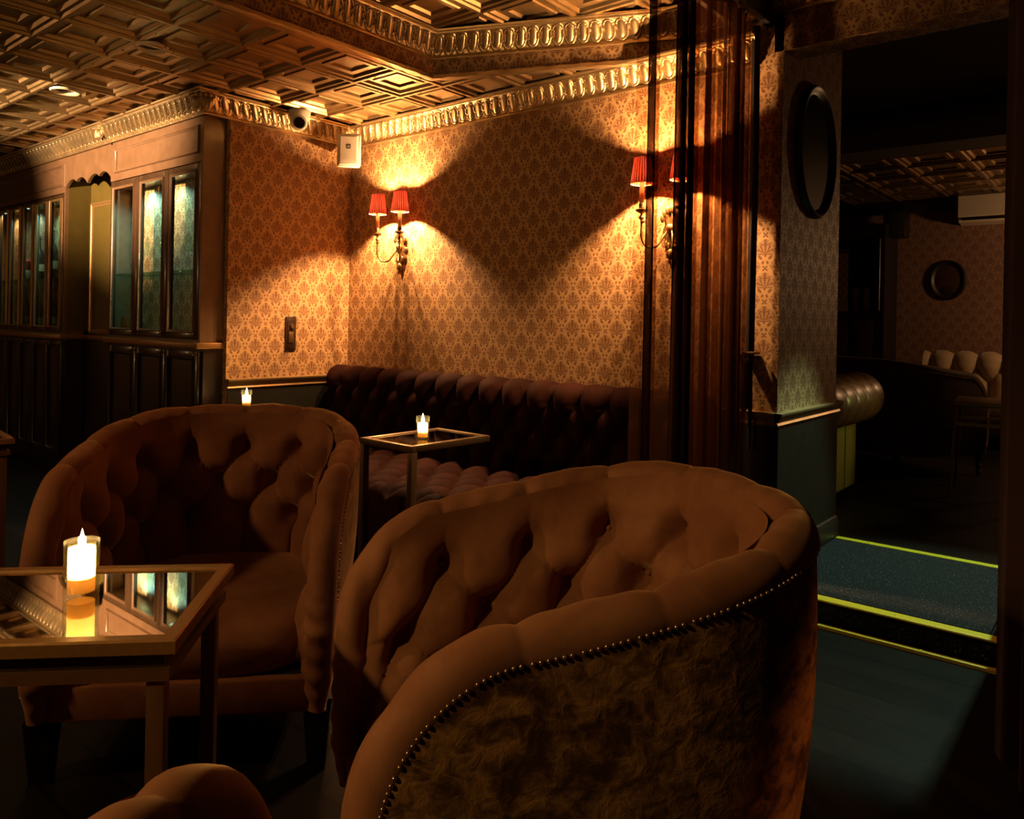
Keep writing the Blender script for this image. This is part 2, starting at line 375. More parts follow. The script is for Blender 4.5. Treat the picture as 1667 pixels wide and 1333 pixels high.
# ------------------------------------------------------------------ the setting
XR, YB, ZC, ZT = -4.06, 3.21, 2.36, 2.56
XE = -1.20                       # end face of the back wall
def wall_box(mb, x0, x1, y0, y1, z0, z1):
    V = []; F = []; UV = []
    def q(pts, uvs):
        o = len(V); V.extend(pts); UV.extend(uvs); F.append((o, o + 1, o + 2, o + 3))
    for x in (x0, x1): q([(x, y0, z0), (x, y1, z0), (x, y1, z1), (x, y0, z1)], [(y0, z0), (y1, z0), (y1, z1), (y0, z1)])
    for y in (y0, y1): q([(x0, y, z0), (x1, y, z0), (x1, y, z1), (x0, y, z1)], [(x0, z0), (x1, z0), (x1, z1), (x0, z1)])
    for z in (z0, z1): q([(x0, y0, z), (x1, y0, z), (x1, y1, z), (x0, y1, z)], [(x0, y0), (x1, y0), (x1, y1), (x0, y1)])
    mb.add(V, F, UV)
def offset_path(path, out):
    n = len(path); res = []
    for i in range(n):
        nn = []
        for a, b in ((i - 1, i), (i, i + 1)):
            if a >= 0 and b < n:
                d = (Vector(path[b]) - Vector(path[a])).normalized(); nn.append(Vector((d.y, -d.x)))
        m = nn[0] if len(nn) == 1 else (nn[0] + nn[1]) / (1 + nn[0].dot(nn[1]))
        res.append(Vector(path[i]) + m * out)
    return res
def molding(mb, path, prof, step=0.5, disp=None):
    path = [Vector(p) for p in path]; s0 = 0.0
    for i in range(len(path) - 1):
        L = (path[i + 1] - path[i]).length; n = max(1, int(L / step)); P = []; UV = []
        for k in range(n + 1):
            f = k / n; row = []; ruv = []
            for j, (o, z) in enumerate(prof):
                dd = disp(s0 + f * L, j / (len(prof) - 1)) if disp else (0, 0)
                op = OFF(path, o + dd[0]); p = op[i].lerp(op[i + 1], f)
                row.append((p.x, p.y, z + dd[1])); ruv.append((s0 + f * L, z))
            P.append(row); UV.append(ruv)
        mb.grid(P, UV); s0 += L
_oc = {}
def OFF(path, o):
    key = (tuple(tuple(p) for p in path), round(o, 5))
    if key not in _oc: _oc[key] = offset_path(path, o)
    return _oc[key]

# floor
mb = MB(); mb.add([(-9.6, -3.2, 0), (1.9, -3.2, 0), (1.9, 9.0, 0), (-9.6, 9.0, 0)], [(0, 1, 2, 3)]); struct('floor', mb, M['floor'], smooth=0)
# raised floor of the passage and rear room
mb = MB(); mb.box(XE, 1.88, 3.02, 4.0, 0.001, 0.085); mb.box(-5.0, 1.88, 4.0, 8.75, 0.001, 0.085)
mb.uv = [(p[0], p[1]) for p in mb.v]; struct('floor_rear_platform', mb, M['floor'], smooth=0)
# walls
mb = MB(); wall_box(mb, XR - 0.02, XE, YB, 4.0, 0, 2.75); wb = struct('wall_back', mb, M['paper'], smooth=0)
mb = MB(); mb.box(XR + 0.002, XE + 0.0, YB - 0.010, YB - 0.0005, 0.10, 0.715); mb.box(XE + 0.0005, XE + 0.010, YB - 0.010, 4.0, 0.10, 0.715); struct('wainscot', mb, M['wainscot'], wb)
mb = MB(); wall_box(mb, XR - 0.12, XR, 2.342, YB - 0.001, 0, 2.75); wr = struct('wall_left', mb, M['paper'], smooth=0)
mb = MB(); mb.box(XR + 0.0005, XR + 0.010, 2.35, YB - 0.012, 0.0, 0.715); struct('wainscot', mb, M['wainscot'], wr)
mb = MB(); wall_box(mb, -9.6, -9.5, -3.2, 3.2, 0, 2.75); struct('wall_bar_end', mb, M['paper'], smooth=0)
mb = MB(); wall_box(mb, -9.6, 1.9, -3.3, -3.2, 0, 2.75); struct('wall_front', mb, M['paper'], smooth=0)
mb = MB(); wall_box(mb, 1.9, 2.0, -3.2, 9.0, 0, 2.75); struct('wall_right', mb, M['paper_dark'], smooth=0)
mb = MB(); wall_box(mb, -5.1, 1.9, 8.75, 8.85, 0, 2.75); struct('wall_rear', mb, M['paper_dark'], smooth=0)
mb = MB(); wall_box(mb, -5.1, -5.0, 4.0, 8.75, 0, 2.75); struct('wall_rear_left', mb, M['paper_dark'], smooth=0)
mb = MB(); wall_box(mb, -9.6, XR - 0.13, 2.76, 2.86, 0, 2.75); struct('wall_behind_cabinets', mb, M['plaster'], smooth=0)
# beam over the opening
mb = MB(); wall_box(mb, XE - 0.04, 1.9, YB, 3.36, 2.29, 2.75); struct('wall_opening_beam', mb, M['paper'], smooth=0)
mb = MB(); wall_box(mb, -0.39, 1.9, YB + 0.001, 3.359, 0, 2.289); struct('wall_opening_side', mb, M['paper'], smooth=0)
mb = MB(); wall_box(mb, -5.0, 1.9, 5.25, 5.55, 2.27, 2.75); struct('beam_rear', mb, M['plaster'], smooth=0)
mb = MB(); mb.box(-5.0, 1.9, 5.20, 5.249, 2.40, 2.52, 0.01); struct('trim_5', mb, M['black'])
mb = MB(); mb.box(XE, 1.9, 3.361, 5.25, 2.52, 2.60); mb.box(-5.0, XE, 4.0, 5.25, 2.52, 2.60); struct('ceiling_passage', mb, M['plaster'], smooth=0)
mb = MB(); mb.box(-5.0, 1.9, 8.66, 8.749, 2.33, 2.46, 0.02); struct('trim_6', mb, M['black'])

# pressed tin ceilings
RINGS = [(0.0, 0.0), (0.025, 0.0), (0.045, 0.010), (0.095, 0.010), (0.125, 0.024), (0.20, 0.024), (0.215, 0.017), (0.285, 0.017), (0.31, 0.030), (0.5, 0.030)]
def tin_tiles(mb, xs, ys, z, d=1.0):
    for i in range(len(xs) - 1):
        for j in range(len(ys) - 1):
            x0, x1, y0, y1 = xs[i], xs[i + 1], ys[j], ys[j + 1]; V = []; F = []
            for (r, h) in RINGS[:-1]:
                a, b_ = r * (x1 - x0), r * (y1 - y0)
                V += [(x0 + a, y0 + b_, z + h * d), (x1 - a, y0 + b_, z + h * d), (x1 - a, y1 - b_, z + h * d), (x0 + a, y1 - b_, z + h * d)]
            n = len(RINGS) - 1
            for k in range(n - 1):
                for e in range(4): F.append((k * 4 + e, k * 4 + (e + 1) % 4, k * 4 + 4 + (e + 1) % 4, k * 4 + 4 + e))
            F.append(tuple((n - 1) * 4 + e for e in range(4)))
            mb.add(V, F)
            for (bx, by) in (((x0 + x1) / 2, y0), (x0, (y0 + y1) / 2)):
                V = [(bx - .006, by, z), (bx, by - .006, z), (bx + .006, by, z), (bx, by + .006, z), (bx, by, z - .005)]
                mb.add(V, [(0, 1, 4), (1, 2, 4), (2, 3, 4), (3, 0, 4)])
def nodes(c, t, a, b): return [c + t * k for k in range(math.ceil((a - c) / t - 1e-6), math.floor((b - c) / t + 1e-6) + 1)]
def finish_tin(mb, name, cuts=()):
    o = mb.build(name, M['tin'], None, 0, kind='structure')
    bm = bmesh.new(); bm.from_mesh(o.data)
    for co, no in cuts: bmesh.ops.bisect_plane(bm, geom=bm.verts[:] + bm.edges[:] + bm.faces[:], plane_co=co, plane_no=no, clear_outer=True)
    bm.to_mesh(o.data); bm.free(); return o
TX, TY, TW, TH = -2.885, 1.905, 0.327, 0.321
xs = nodes(TX, TW, -9.8, -2.5); ys = nodes(TY, TH, -3.3, 3.6)
mb = MB(); tin_tiles(mb, xs, ys, ZC - 0.004)
finish_tin(mb, 'ceiling', [((-2.82, 0, 0), (1, 0, 0)), ((0, YB + 0.3, 0), (0, 1, 0))])
TP = [(-2.82, -3.2), (-2.82, 2.735), (-1.71, YB), (1.9, YB)]
dn = Vector((TP[2][1] - TP[1][1], -(TP[2][0] - TP[1][0]), 0)).normalized()
mb = MB(); tin_tiles(mb, nodes(TX, TW, -3.3, -1.2), nodes(TY, TH, 2.3, 3.6), ZC - 0.004)
finish_tin(mb, 'ceiling_corner', [((-2.82, 0, 0), (-1, 0, 0)), ((-2.82, 2.735, 0), dn), ((0, YB + .05, 0), (0, 1, 0))])
mb = MB(); tin_tiles(mb, nodes(-2.75, TW, -3.2, 2.3), nodes(TY + .1, TH, -3.4, 3.5), ZT)
finish_tin(mb, 'ceiling_tray', [((-2.84, 0, 0), (-1, 0, 0)), ((0, YB + .02, 0), (0, 1, 0))])
mb = MB(); tin_tiles(mb, nodes(-1.1, 0.45, -5.1, 2.0), nodes(5.55, 0.45, 5.5, 8.9), 2.45)
finish_tin(mb, 'ceiling_rear', [((0, 8.75, 0), (0, 1, 0))])
mb = MB(); mb.box(-9.6, 2.0, -3.3, 9.0, 2.75, 2.80); struct('ceiling_slab', mb, M['black'], smooth=0)
# wallpapered sides of the raised tray
mb = MB(); molding(mb, TP[:3], [(0.0, ZC - 0.004), (0.0, ZT + 0.03)], step=0.4)
struct('wall_tray_soffit', mb, M['paper'], smooth=0)
random.seed(3)
def crinkle(s, t): return (0.004 * math.sin(s * 41) * math.sin(s * 13.7 + t * 5), 0.0025 * math.sin(s * 57 + t * 9))
mb = MB(); molding(mb, TP[:3], [(0.0, ZC + 0.012), (0.006, ZC + 0.010), (0.007, ZC - 0.008), (-0.012, ZC - 0.011), (-0.034, ZC - 0.008), (-0.038, ZC)], step=0.04, disp=crinkle)
struct('trim_4', mb, M['tin_cornice'])

# egg and dart cornices
def cornice(name, path, zb, zt, out, pitch=0.063):
    prof = []
    prof += [(0.0, zb), (0.010, zb), (0.012, zb + 0.010), (0.006, zb + 0.016)]
    n = 27; z0, z1 = zb + 0.018, zt - 0.016
    for k in range(n):
        a = k / (n - 1) * PI / 2
        prof.append((0.012 + (out - 0.020) * (1 - math.cos(a)) * 0.55 + (out - 0.020) * 0.45 * k / (n - 1), z0 + (z1 - z0) * (math.sin(a) * 0.55 + 0.45 * k / (n - 1))))
    prof += [(out - 0.006, zt - 0.013), (out, zt - 0.010), (out, zt - 0.002), (out + 0.022, zt - 0.004), (out + 0.024, zt + 0.004)]
    m = len(prof)
    def disp(s, t):
        k = t * (m - 1)
        if k < 1.5 : return (0.003 * (1 if (s / (pitch * 2)) % 1 < 0.07 else 0), 0)
        if k < 4 or k > 30.5: return (0, 0)
        tt = (k - 17.2) / 11.6; u = (s / pitch) % 1 - 0.5
        e = 1 - (u / 0.36) ** 2 - tt ** 2
        r = abs(math.sqrt((u / 0.44) ** 2 + (tt * 0.9) ** 2) - 1.0)
        d = 0.016 * math.sqrt(max(e, 0)) + 0.010 * max(0, 1 - r / 0.15) - 0.006
        if abs(u) > 0.45: d += 0.004 * max(0, 1 - abs(tt))
        return (d * 0.8, -d * 0.6)
    mb = MB(); molding(mb, path, prof, step=pitch / 14, disp=disp)
    return struct(name, mb, M['tin_cornice'], smooth=70)
_oc.clear()
cornice('trim_1', [(-9.5, 2.19), (XR, 2.19), (XR, YB), (XE - 0.10, YB)], 2.25, ZC, 0.075)
_oc.clear()
cornice('trim_2', [(-2.82, -3.2), (-2.82, 2.735), (-1.71, YB), (1.9, YB)], 2.447, ZT, 0.075)
_oc.clear()
# acanthus leaves covering the cornice joints
def leaf_cover(cx, cy, ang, zc, sc=1.0):
    mb = MB()
    for k in range(7):
        a = ang + (k - 3) * 0.33; r = 0.05 * sc
        mb.ball((cx + math.cos(a) * r, cy + math.sin(a) * r, zc + 0.012 * math.cos(k * 2.1)), 0.026 * sc, 8, 7, (0.75, 0.75, 1.5))
        mb.ball((cx + math.cos(a) * r * 1.5, cy + math.sin(a) * r * 1.5, zc + 0.03), 0.013 * sc, 6, 5)
    return mb
tag(leaf_cover(XR + 0.01, 2.18, -PI / 4, 2.305).build('leaf_ornament', M['tin_cornice']), 'pressed metal leaf ornament on the outer cornice corner above the glass cabinet', 'ornament')
tag(leaf_cover(-5.33, 2.17, -PI / 2, 2.31, 0.8).build('leaf_ornament', M['tin_cornice']), 'pressed metal leaf ornament halfway along the cornice above the cabinets', 'ornament')
# chair rails and baseboards
RAIL = [(0.0, 0.0), (0.012, 0.0), (0.018, 0.008), (0.013, 0.018), (0.022, 0.030), (0.030, 0.044), (0.034, 0.052), (0.034, 0.058), (0.0, 0.060)]
mb = MB(); molding(mb, [(XR, 2.345), (XR, YB)], [(o, z + 0.707) for o, z in RAIL]); struct('trim_3', mb, M['gold_trim'])
mb = MB(); molding(mb, [(-1.62, YB), (XE, YB), ], [(o, z + 0.703) for o, z in RAIL]); struct('trim_7', mb, M['gold_trim'])
mb = MB(); molding(mb, [(XE - 0.0, YB - 0.034), (XE, 4.02)], [(o, z + 0.703) for o, z in RAIL]); struct('trim_8', mb, M['gold_trim'])
BASE = [(0.0, 0.0), (0.016, 0.0), (0.016, 0.075), (0.012, 0.085), (0.008, 0.10), (0.0, 0.105)]
mb = MB(); molding(mb, [(XE, YB - 0.02), (XE, 4.0)], [(o + .01, z + (0.0 if False else 0.086)) for o, z in BASE]); struct('baseboard_end', mb, M['wainscot'])
mb = MB(); molding(mb, [(XR, YB), (XE + 0.02, YB)], [(o + .01, z) for o, z in BASE]); struct('baseboard_back', mb, M['wainscot'])
# carpeted step with yellow nosings
mb = MB(); mb.box(XE + 0.03, -0.40, 3.06, 3.93, 0.0855, 0.094, 0.003); mb.box(XE + 0.2, 1.88, 3.008, 3.019, 0.014, 0.070)
tag(mb.build('carpet_runner', M['carpet']), 'dark speckled carpet covering the low step between yellow edging strips', 'carpet')
def strip(y0, y1, z0, z1, lab, x0=XE + 0.03):
    mb = MB(); mb.box(x0, 1.88, y0, y1, z0, z1, 0.002)
    for k in range(9): mb.ball((x0 + 0.15 + k * 0.33, (y0 + y1) / 2, z1), 0.006, 6, 4, (1, 1, 0.4))
    tag(mb.build('edging_strip', M['yellow']), lab, 'edging strip')
strip(3.003, 3.058, 0.0855, 0.0925, 'wide yellow edging strip along the top of the carpeted step')
strip(2.955, 2.980, 0.0, 0.013, 'thin yellow edging strip on the floor at the foot of the step', -1.4)
strip(3.932, 3.975, 0.0855, 0.096, 'yellow edging strip along the far side of the carpet by the wall corner')
# ------------------------------------------------------------------ cabinets
YC = 2.20
def frame_mould(mb, x0, x1, z0, z1, y, wd=0.016, th=0.012):
    # mitred picture-frame moulding lying on the plane Y=y, facing -Y
    prof = [(0.0, 0.0), (0.004, th), (wd * 0.45, th * 0.95), (wd * 0.7, th * 0.45), (wd, th * 0.3), (wd, -0.004)]
    P = []
    for (o, h) in prof:
        P.append([(x0 + o, y - h, z0 + o), (x1 - o, y - h, z0 + o), (x1 - o, y - h, z1 - o), (x0 + o, y - h, z1 - o)])
    mb.grid(P, closed_v=True)
def door(parent, x0, x1, z0, z1, y, glazed, knob, fr=0.045, sx=None):
    # frame of the leaf
    mb = MB(); t = 0.022; c = 0.002
    mb.box(x0, x0 + fr, y, y + t, z0, z1, c); mb.box(x1 - fr, x1, y, y + t, z0, z1, c)
    mb.box(x0 + fr, x1 - fr, y + .0005, y + t, z0, z0 + fr, c); mb.box(x0 + fr, x1 - fr, y + .0005, y + t, z1 - fr, z1, c)
    if not glazed: mb.box(x0 + fr, x1 - fr, y + 0.008, y + t - .002, z0 + fr, z1 - fr)
    d = mb.build('door', M['cabinet_shaded'] if glazed else M['cabinet_deep_shade'], parent)
    mb = MB(); frame_mould(mb, x0 + fr - 0.008, x1 - fr + 0.008, z0 + fr - 0.008, z1 - fr + 0.008, y); mb.build('door_moulding', (M['mould'] if x1 - x0 < 0.3 else M['cabinet']) if glazed else M['cabinet_deep_shade'], d)
    if glazed:
        mb = MB(); mb.box(x0 + fr, x1 - fr, y + 0.010, y + 0.013, z0 + fr, z1 - fr); mb.build('pane', M['pane'], d)
    kx, kz = knob; mb = MB(); mb.tube([(kx, y, kz), (kx, y - 0.014, kz)], 0.003, 8); mb.ball((kx, y - 0.017, kz), 0.0075, 10, 8); mb.build('knob', M['brass_old'], d)
    return d
def cabinet(name, label, x0, x1, edges, z_led=0.94, right_side=True):
    xc = (x0 + x1) / 2
    r = thing(name, label, 'cabinet', (xc, YC, 0))
    a, b_ = x0 - xc, x1 - xc; D = 0.14
    mb = MB(); mb.box(a, b_, 0.022, D, 0.09, z_led); mb.box(a + .03, b_ - .02, 0.05, D, 0.0, 0.09); mb.build('base_case', M['cabinet_deep_shade'], r)
    mb = MB(); mb.box(a - 0.012, b_ + 0.018, -0.028, D, z_led, z_led + 0.034, 0.004); mb.build('ledge', M['gold_wood'], r)
    zt = 2.262
    mb = MB(); mb.box(a, a + 0.02, 0.022, D, z_led + .034, zt); mb.box(b_ - 0.02, b_, 0.0, D, z_led + .034, zt)
    mb.box(a + .02, b_ - .02, 0.022, D, 1.955, 1.975); mb.box(a + .02, b_ - .02, 0.0, D, 2.24, zt); mb.box(a, b_ - .02, 0.0, 0.022, z_led + 0.034, 0.988)
    mb.box(a, b_ - .02, 0.0, 0.022, 1.998, 2.24); mb.build('upper_case', M['cabinet'], r)
    mb = MB(); wall_box(mb, a + .02, b_ - .02, D - 0.012, D, z_led + .034, 1.955); mb.build('back_panel', M['paper'], r, 0)
    mb = MB(); frame_mould(mb, a + 0.07, b_ - 0.035, 2.045, 2.205, 0.0, 0.02, 0.014); mb.build('frieze_moulding', M['cabinet'], r)
    mb = MB(); mb.box(a + .021, b_ - .021, 0.024, D - 0.013, 1.378, 1.393, 0.002); mb.build('shelf', M['shelf_glass'], r, label='clear glass shelf')
    for k in range(len(edges) - 1):
        e0, e1 = edges[k] - xc + 0.0015, edges[k + 1] - xc - 0.0015
        fr = 0.045 if e1 - e0 > 0.3 else 0.036
        door(r, e0, e1, 0.990, 1.993, -0.001, True, (e1 - fr * .45, 1.02), fr)
        door(r, e0, e1, 0.10, 0.925, 0.0, False, (e1 - fr * .45, 0.905), fr)
    for f in ((0.30, 0.72) if len(edges) < 5 else (0.2, 0.5, 0.8)):
        xx = a + (b_ - a) * f
        mb = MB(); mb.lathe([(0.0, 1.9549), (0.010, 1.9549), (0.010, 1.952), (0.008, 1.951), (0.0, 1.951)], xx, 0.037, 16, False); mb.build('cabinet_light', M['puck'], r)
    return r
GC = cabinet('display_cabinet', 'dark glazed display cabinet with three wide glass doors beside the wallpapered wall', -5.285, XR - 0.035, [-5.275, -4.885, -4.50, -4.115])
BC = cabinet('display_cabinet', 'long dark glazed cabinet of narrow glass doors at the left edge, holding bottles', -7.72, -6.03, [-7.71, -7.435, -7.16, -6.885, -6.61, -6.335, -6.06])
def puck(x, y, z, p, col=(0.32, 0.75, 0.75)): light('cabinet_bulb', 'SPOT', (x, y, z), p, col, 0.02, target=(x - 0.02, y + 0.05, 1.0), spot=2.6, blend=0.8)
puck(-4.60, YC + 0.045, 1.946, 14, (0.34, 0.8, 0.8)); puck(-4.97, YC + 0.045, 1.946, 28, (0.26, 0.75, 0.88)); puck(-6.37, YC + 0.045, 1.946, 20); puck(-6.9, YC + 0.045, 1.946, 6, (0.4, 0.75, 0.9)); puck(-7.38, YC + 0.045, 1.946, 6, (1, .8, .45))
# fascia with a scalloped lower edge between the cabinets, and the recess behind it
mb = MB(); n = 61; x0, x1 = -6.029, -5.286; T = []; Bq = []
for k in range(n):
    f = k / (n - 1); g = f * 2 % 1 if f < 1 else 1.0
    zl = 2.03 + 0.030 * abs(math.sin(g * PI * 2)) ** 0.8 + 0.028 * math.sin(g * PI)
    T.append((x0 + (x1 - x0) * f, zl))
rows = [[(x, YC, 2.262) for x, z in T], [(x, YC, z) for x, z in T], [(x, YC + 0.02, z) for x, z in T], [(x, YC + 0.02, 2.262) for x, z in T]]
mb.grid(rows, closed_u=True)
tag(mb.build('valance_board', M['cabinet'], None, 30), 'plain wooden valance with scalloped lower edge between the two cabinets', 'valance')
mb = MB(); mb.box(-6.028, -5.287, 2.372, 2.40, 0.95, 2.262); mb.box(-6.0295, -6.0285, 2.222, 2.371, 1.0, 2.262); struct('wall_recess', mb, M['olive'])
mb = MB(); mb.box(-6.028, -5.287, 2.35, 2.40, 0.0, 0.939); struct('wall_recess_base', mb, M['cabinet_deep_shade'])  # lower recess coloured black, standing in for its shade
t = thing('framed_panel', 'tall olive panel in a gilt frame in the recess between the cabinets', 'panel', (-5.66, 2.370, 0.985))
mb = MB(); mb.box(-0.30, 0.35, -0.006, 0.0, 0.01, 0.94); mb.build('panel', M['olive'], t)
mb = MB(); frame_mould(mb, -0.32, 0.36, 0.0, 0.95, -0.001, 0.03, 0.022); mb.build('frame', M['mould'], t)
mb = MB(); mb.ball((0.02, -0.010, 0.60), 0.006, 8, 6); mb.build('knob', M['nail'], t)
mb = MB(); mb.box(-6.011, -5.298, 2.325, 2.370, 0.94, 0.972, 0.004); tag(mb.build('recess_shelf', M['gold_wood']), 'narrow gilded ledge across the recess between the cabinets', 'shelf')
# bottles and glasses
def bottle(x, y, z, h, r, lab, m='bottle'):
    t = thing('bottle', lab, 'bottle', (x, y, z), 0, 'bottles in the long cabinet')
    mb = MB(); mb.lathe([(r * .9, 0), (r, .008), (r, h * .52), (r * .82, h * .60), (r * .40, h * .70), (r * .34, h * .90), (r * .42, h * .91), (r * .42, h * .94), (r * .3, h * .95)], 0, 0, 20); mb.build('glass_body', M[m], t)
    mb = MB(); mb.lathe([(r * .33, h * .951), (r * .36, h * .96), (r * .34, h), (0.0, h)], 0, 0, 14); mb.build('stopper', M['brass_old'], t)
    mb = MB(); mb.lathe([(r * 1.01, h * .18), (r * 1.015, h * .19), (r * 1.015, h * .33), (r * 1.01, h * .34)], 0, 0, 20, False); mb.build('paper_label', M['book_tan'], t)
bottle(-6.20, 2.275, 1.3935, 0.36, 0.046, 'dark bottle behind the rightmost narrow door of the long cabinet, upper shelf')
bottle(-6.47, 2.275, 1.3935, 0.39, 0.042, 'tall dark bottle behind the second narrow door from the recess, upper shelf')
bottle(-6.75, 2.275, 1.3935, 0.34, 0.046, 'dark bottle with bright neck behind the third narrow door from the recess, upper shelf')
bottle(-6.22, 2.275, 0.975, 0.33, 0.045, 'dark bottle behind the rightmost narrow door of the long cabinet, lower shelf')
bottle(-6.50, 2.275, 0.975, 0.36, 0.045, 'broad dark bottle behind the second narrow door from the recess, lower shelf')
bottle(-6.77, 2.275, 0.975, 0.34, 0.045, 'dark bottle behind the third narrow door from the recess, lower shelf')
bottle(-7.03, 2.275, 0.975, 0.38, 0.040, 'slim bottle behind the fourth narrow door from the recess, lower shelf')
t = thing('tin_canister', 'red and cream canister behind the fourth narrow door from the recess', 'canister', (-7.03, 2.275, 1.3935))
mb = MB(); mb.lathe([(0.043, 0), (0.045, 0.01), (0.045, 0.075), (0.043, 0.08)], 0, 0, 20); mb.build('canister_body', M['book_cream'], t)
mb = MB(); mb.lathe([(0.044, 0.0805), (0.046, 0.085), (0.046, 0.15), (0.03, 0.165), (0.0, 0.168)], 0, 0, 20); mb.build('lid', plain('red_lacquer', (0.45, 0.05, 0.02), 0.4), t)
def stem_glass(x, y, z, h, lab, grp, parent=None):
    r = 0.036 * h / 0.17; t = thing('wine_glass', lab, 'glass', (x, y, z), 0, grp)
    mb = MB(); mb.lathe([(0.0, 0.002), (r * .9, 0.0), (r * .9, .002), (r * .2, .006), (.004, .012), (.004, h * .45), (.012, h * .49)], 0, 0, 16, False); mb.build('stem', M['glass'], t)
    mb = MB(); mb.lathe([(.004, h * .48), (r * .75, h * .56), (r, h * .70), (r * .92, h), (r * .88, h), (r * .95, h * .70), (r * .70, h * .575), (.003, h * .50)], 0, 0, 20, False); mb.build('bowl', M['glass'], t)
G1 = 'stemmed glasses on the upper glass shelf'
for x, l in ((-4.98, 'stemmed glass on the glass shelf behind the left door of the wide cabinet'), (-4.72, 'stemmed glass on the glass shelf behind the middle door of the wide cabinet'), (-4.36, 'stemmed glass on the glass shelf behind the right door of the wide cabinet, left one'), (-4.22, 'stemmed glass on the glass shelf behind the right wide door, nearest the side wall')):
    stem_glass(x, YC + 0.075, 1.3935, 0.2, l, G1)
G2 = 'low glasses on the cabinet floor'
for x, l in ((-4.78, 'low glass on the cabinet floor behind the middle door, left one'), (-4.66, 'low glass on the cabinet floor behind the middle door, right one'), (-4.40, 'low glass on the cabinet floor behind the right door, left one'), (-4.25, 'low glass on the cabinet floor behind the right door, right one'), (-4.98, 'low glass on the cabinet floor behind the left door, above the olive box')):
    stem_glass(x, YC + 0.075, 0.975, 0.12 if x > -4.9 else 0.2, l, G2)
mb = MB(); mb.box(-5.17, -5.05, YC + 0.03, YC + 0.12, 0.975, 1.115, 0.004); tag(mb.build('small_box', M['olive']), 'small olive box on the cabinet floor behind the left wide door', 'box')

# ------------------------------------------------------------------ wall fittings
t = thing('dimmer_plate', 'tall dark bronze switch plate with knob on the wallpaper between cabinet and corner', 'switch', (XR, 2.765, 1.027))
mb = MB(); mb.box(0.0, 0.008, -0.037, 0.037, -0.105, 0.105, 0.003); mb.box(0.008, 0.011, -0.026, 0.026, -0.092, 0.092, 0.0015); mb.build('plate', M['wood_dark'], t)
mb = MB(); mb.tube([(0.009, 0.004, 0.045), (0.022, 0.004, 0.045)], [0.016, 0.013], 16); mb.build('knob', M['brass_old'], t)
mb = MB(); mb.box(0.011, 0.014, -0.017, 0.017, -0.055, 0.012, 0.001); mb.build('key_plate', M['brass_old'], t)

# corner loudspeaker
sa = math.radians(-52)
t = thing('wall_speaker', 'small white loudspeaker mounted in the room corner under the ceiling', 'speaker', (-3.845, 3.035, 2.06), sa + PI / 2)
mb = MB(); w2, h2 = 0.076, 0.208
F = [(-w2, -0.062, 0.0), (w2, -0.062, 0.0), (w2, -0.062, h2), (-w2, -0.062, h2)]; Bk = [(-w2 * .55, 0.07, 0.02), (w2 * .55, 0.07, 0.02), (w2 * .55, 0.07, h2 - .02), (-w2 * .55, 0.07, h2 - .02)]
bm = bmesh.new(); V = [bm.verts.new(p) for p in F + Bk]
for f in ((0, 1, 2, 3), (5, 4, 7, 6), (0, 4, 5, 1), (1, 5, 6, 2), (2, 6, 7, 3), (3, 7, 4, 0)): bm.faces.new([V[i] for i in f])
bmesh.ops.bevel(bm, geom=bm.edges[:], offset=0.011, segments=3, profile=0.5, affect='EDGES'); bm.verts.index_update()
mb.add([q.co[:] for q in bm.verts], [[q.index for q in f.verts] for f in bm.faces]); bm.free(); mb.build('speaker_body', M['white_plastic'], t)
mb = MB(); P = []
for i, (ww, z0, z1, yy) in enumerate(((0.058, 0.014, h2 - .014, -0.0622), (0.054, 0.018, h2 - .018, -0.066), (0.050, 0.045, h2 - .022, -0.068))):
    P.append([(-ww, yy, z0), (ww, yy, z0), (ww, yy, z1), (-ww, yy, z1)])
mb.grid(P, closed_v=True); mb.add(P[-1], [(0, 1, 2, 3)]); mb.build('grille', M['white_plastic'], t, 20)
mb = MB(); mb.box(-0.013, 0.013, -0.0705, -0.0675, 0.112, 0.138, 0.001); bd = mb.build('badge', M['badge'], t, label='dark square badge')
mb = MB(); mb.box(-0.006, 0.008, -0.0712, -0.0704, 0.119, 0.123); mb.box(-0.006, -0.003, -0.0712, -0.0704, 0.119, 0.131); mb.box(-0.003, 0.004, -0.0712, -0.0704, 0.128, 0.131); mb.box(0.004, 0.008, -0.0712, -0.0704, 0.121, 0.130); mb.build('badge_mark', M['badge_light'], bd)
mb = MB(); mb.tube([(0, 0.07, 0.10), (0, 0.155, 0.10)], 0.014, 10); mb.build('wall_bracket', M['white_plastic'], t)

# turret security camera
t = thing('security_camera', 'white turret security camera fixed to the ceiling edge above the wallpapered wall', 'camera', (-3.905, 2.695, ZC - 0.004))
mb = MB(); mb.lathe([(0.0, 0.0), (0.062, 0.0), (0.064, -0.006), (0.064, -0.016), (0.058, -0.050), (0.050, -0.056), (0.0, -0.056)], 0, 0, 28, False); mb.build('base', M['white_plastic'], t)
dv = (Vector((0, 0, CAM_H)) - Vector((-3.905, 2.695, 2.27))).normalized()
mb = MB(); c0 = Vector((0, 0, -0.070)); mb.tube([c0 - dv * 0.045, c0 - dv * 0.03, c0 + dv * 0.03, c0 + dv * 0.05, c0 + dv * 0.053], [0.030, 0.046, 0.047, 0.043, 0.038], 24); mb.build('eyeball', M['white_plastic'], t)
mb = MB(); mb.tube([c0 + dv * 0.0535, c0 + dv * 0.056], [0.033, 0.031], 24); mb.build('lens', M['dark_lens'], t)
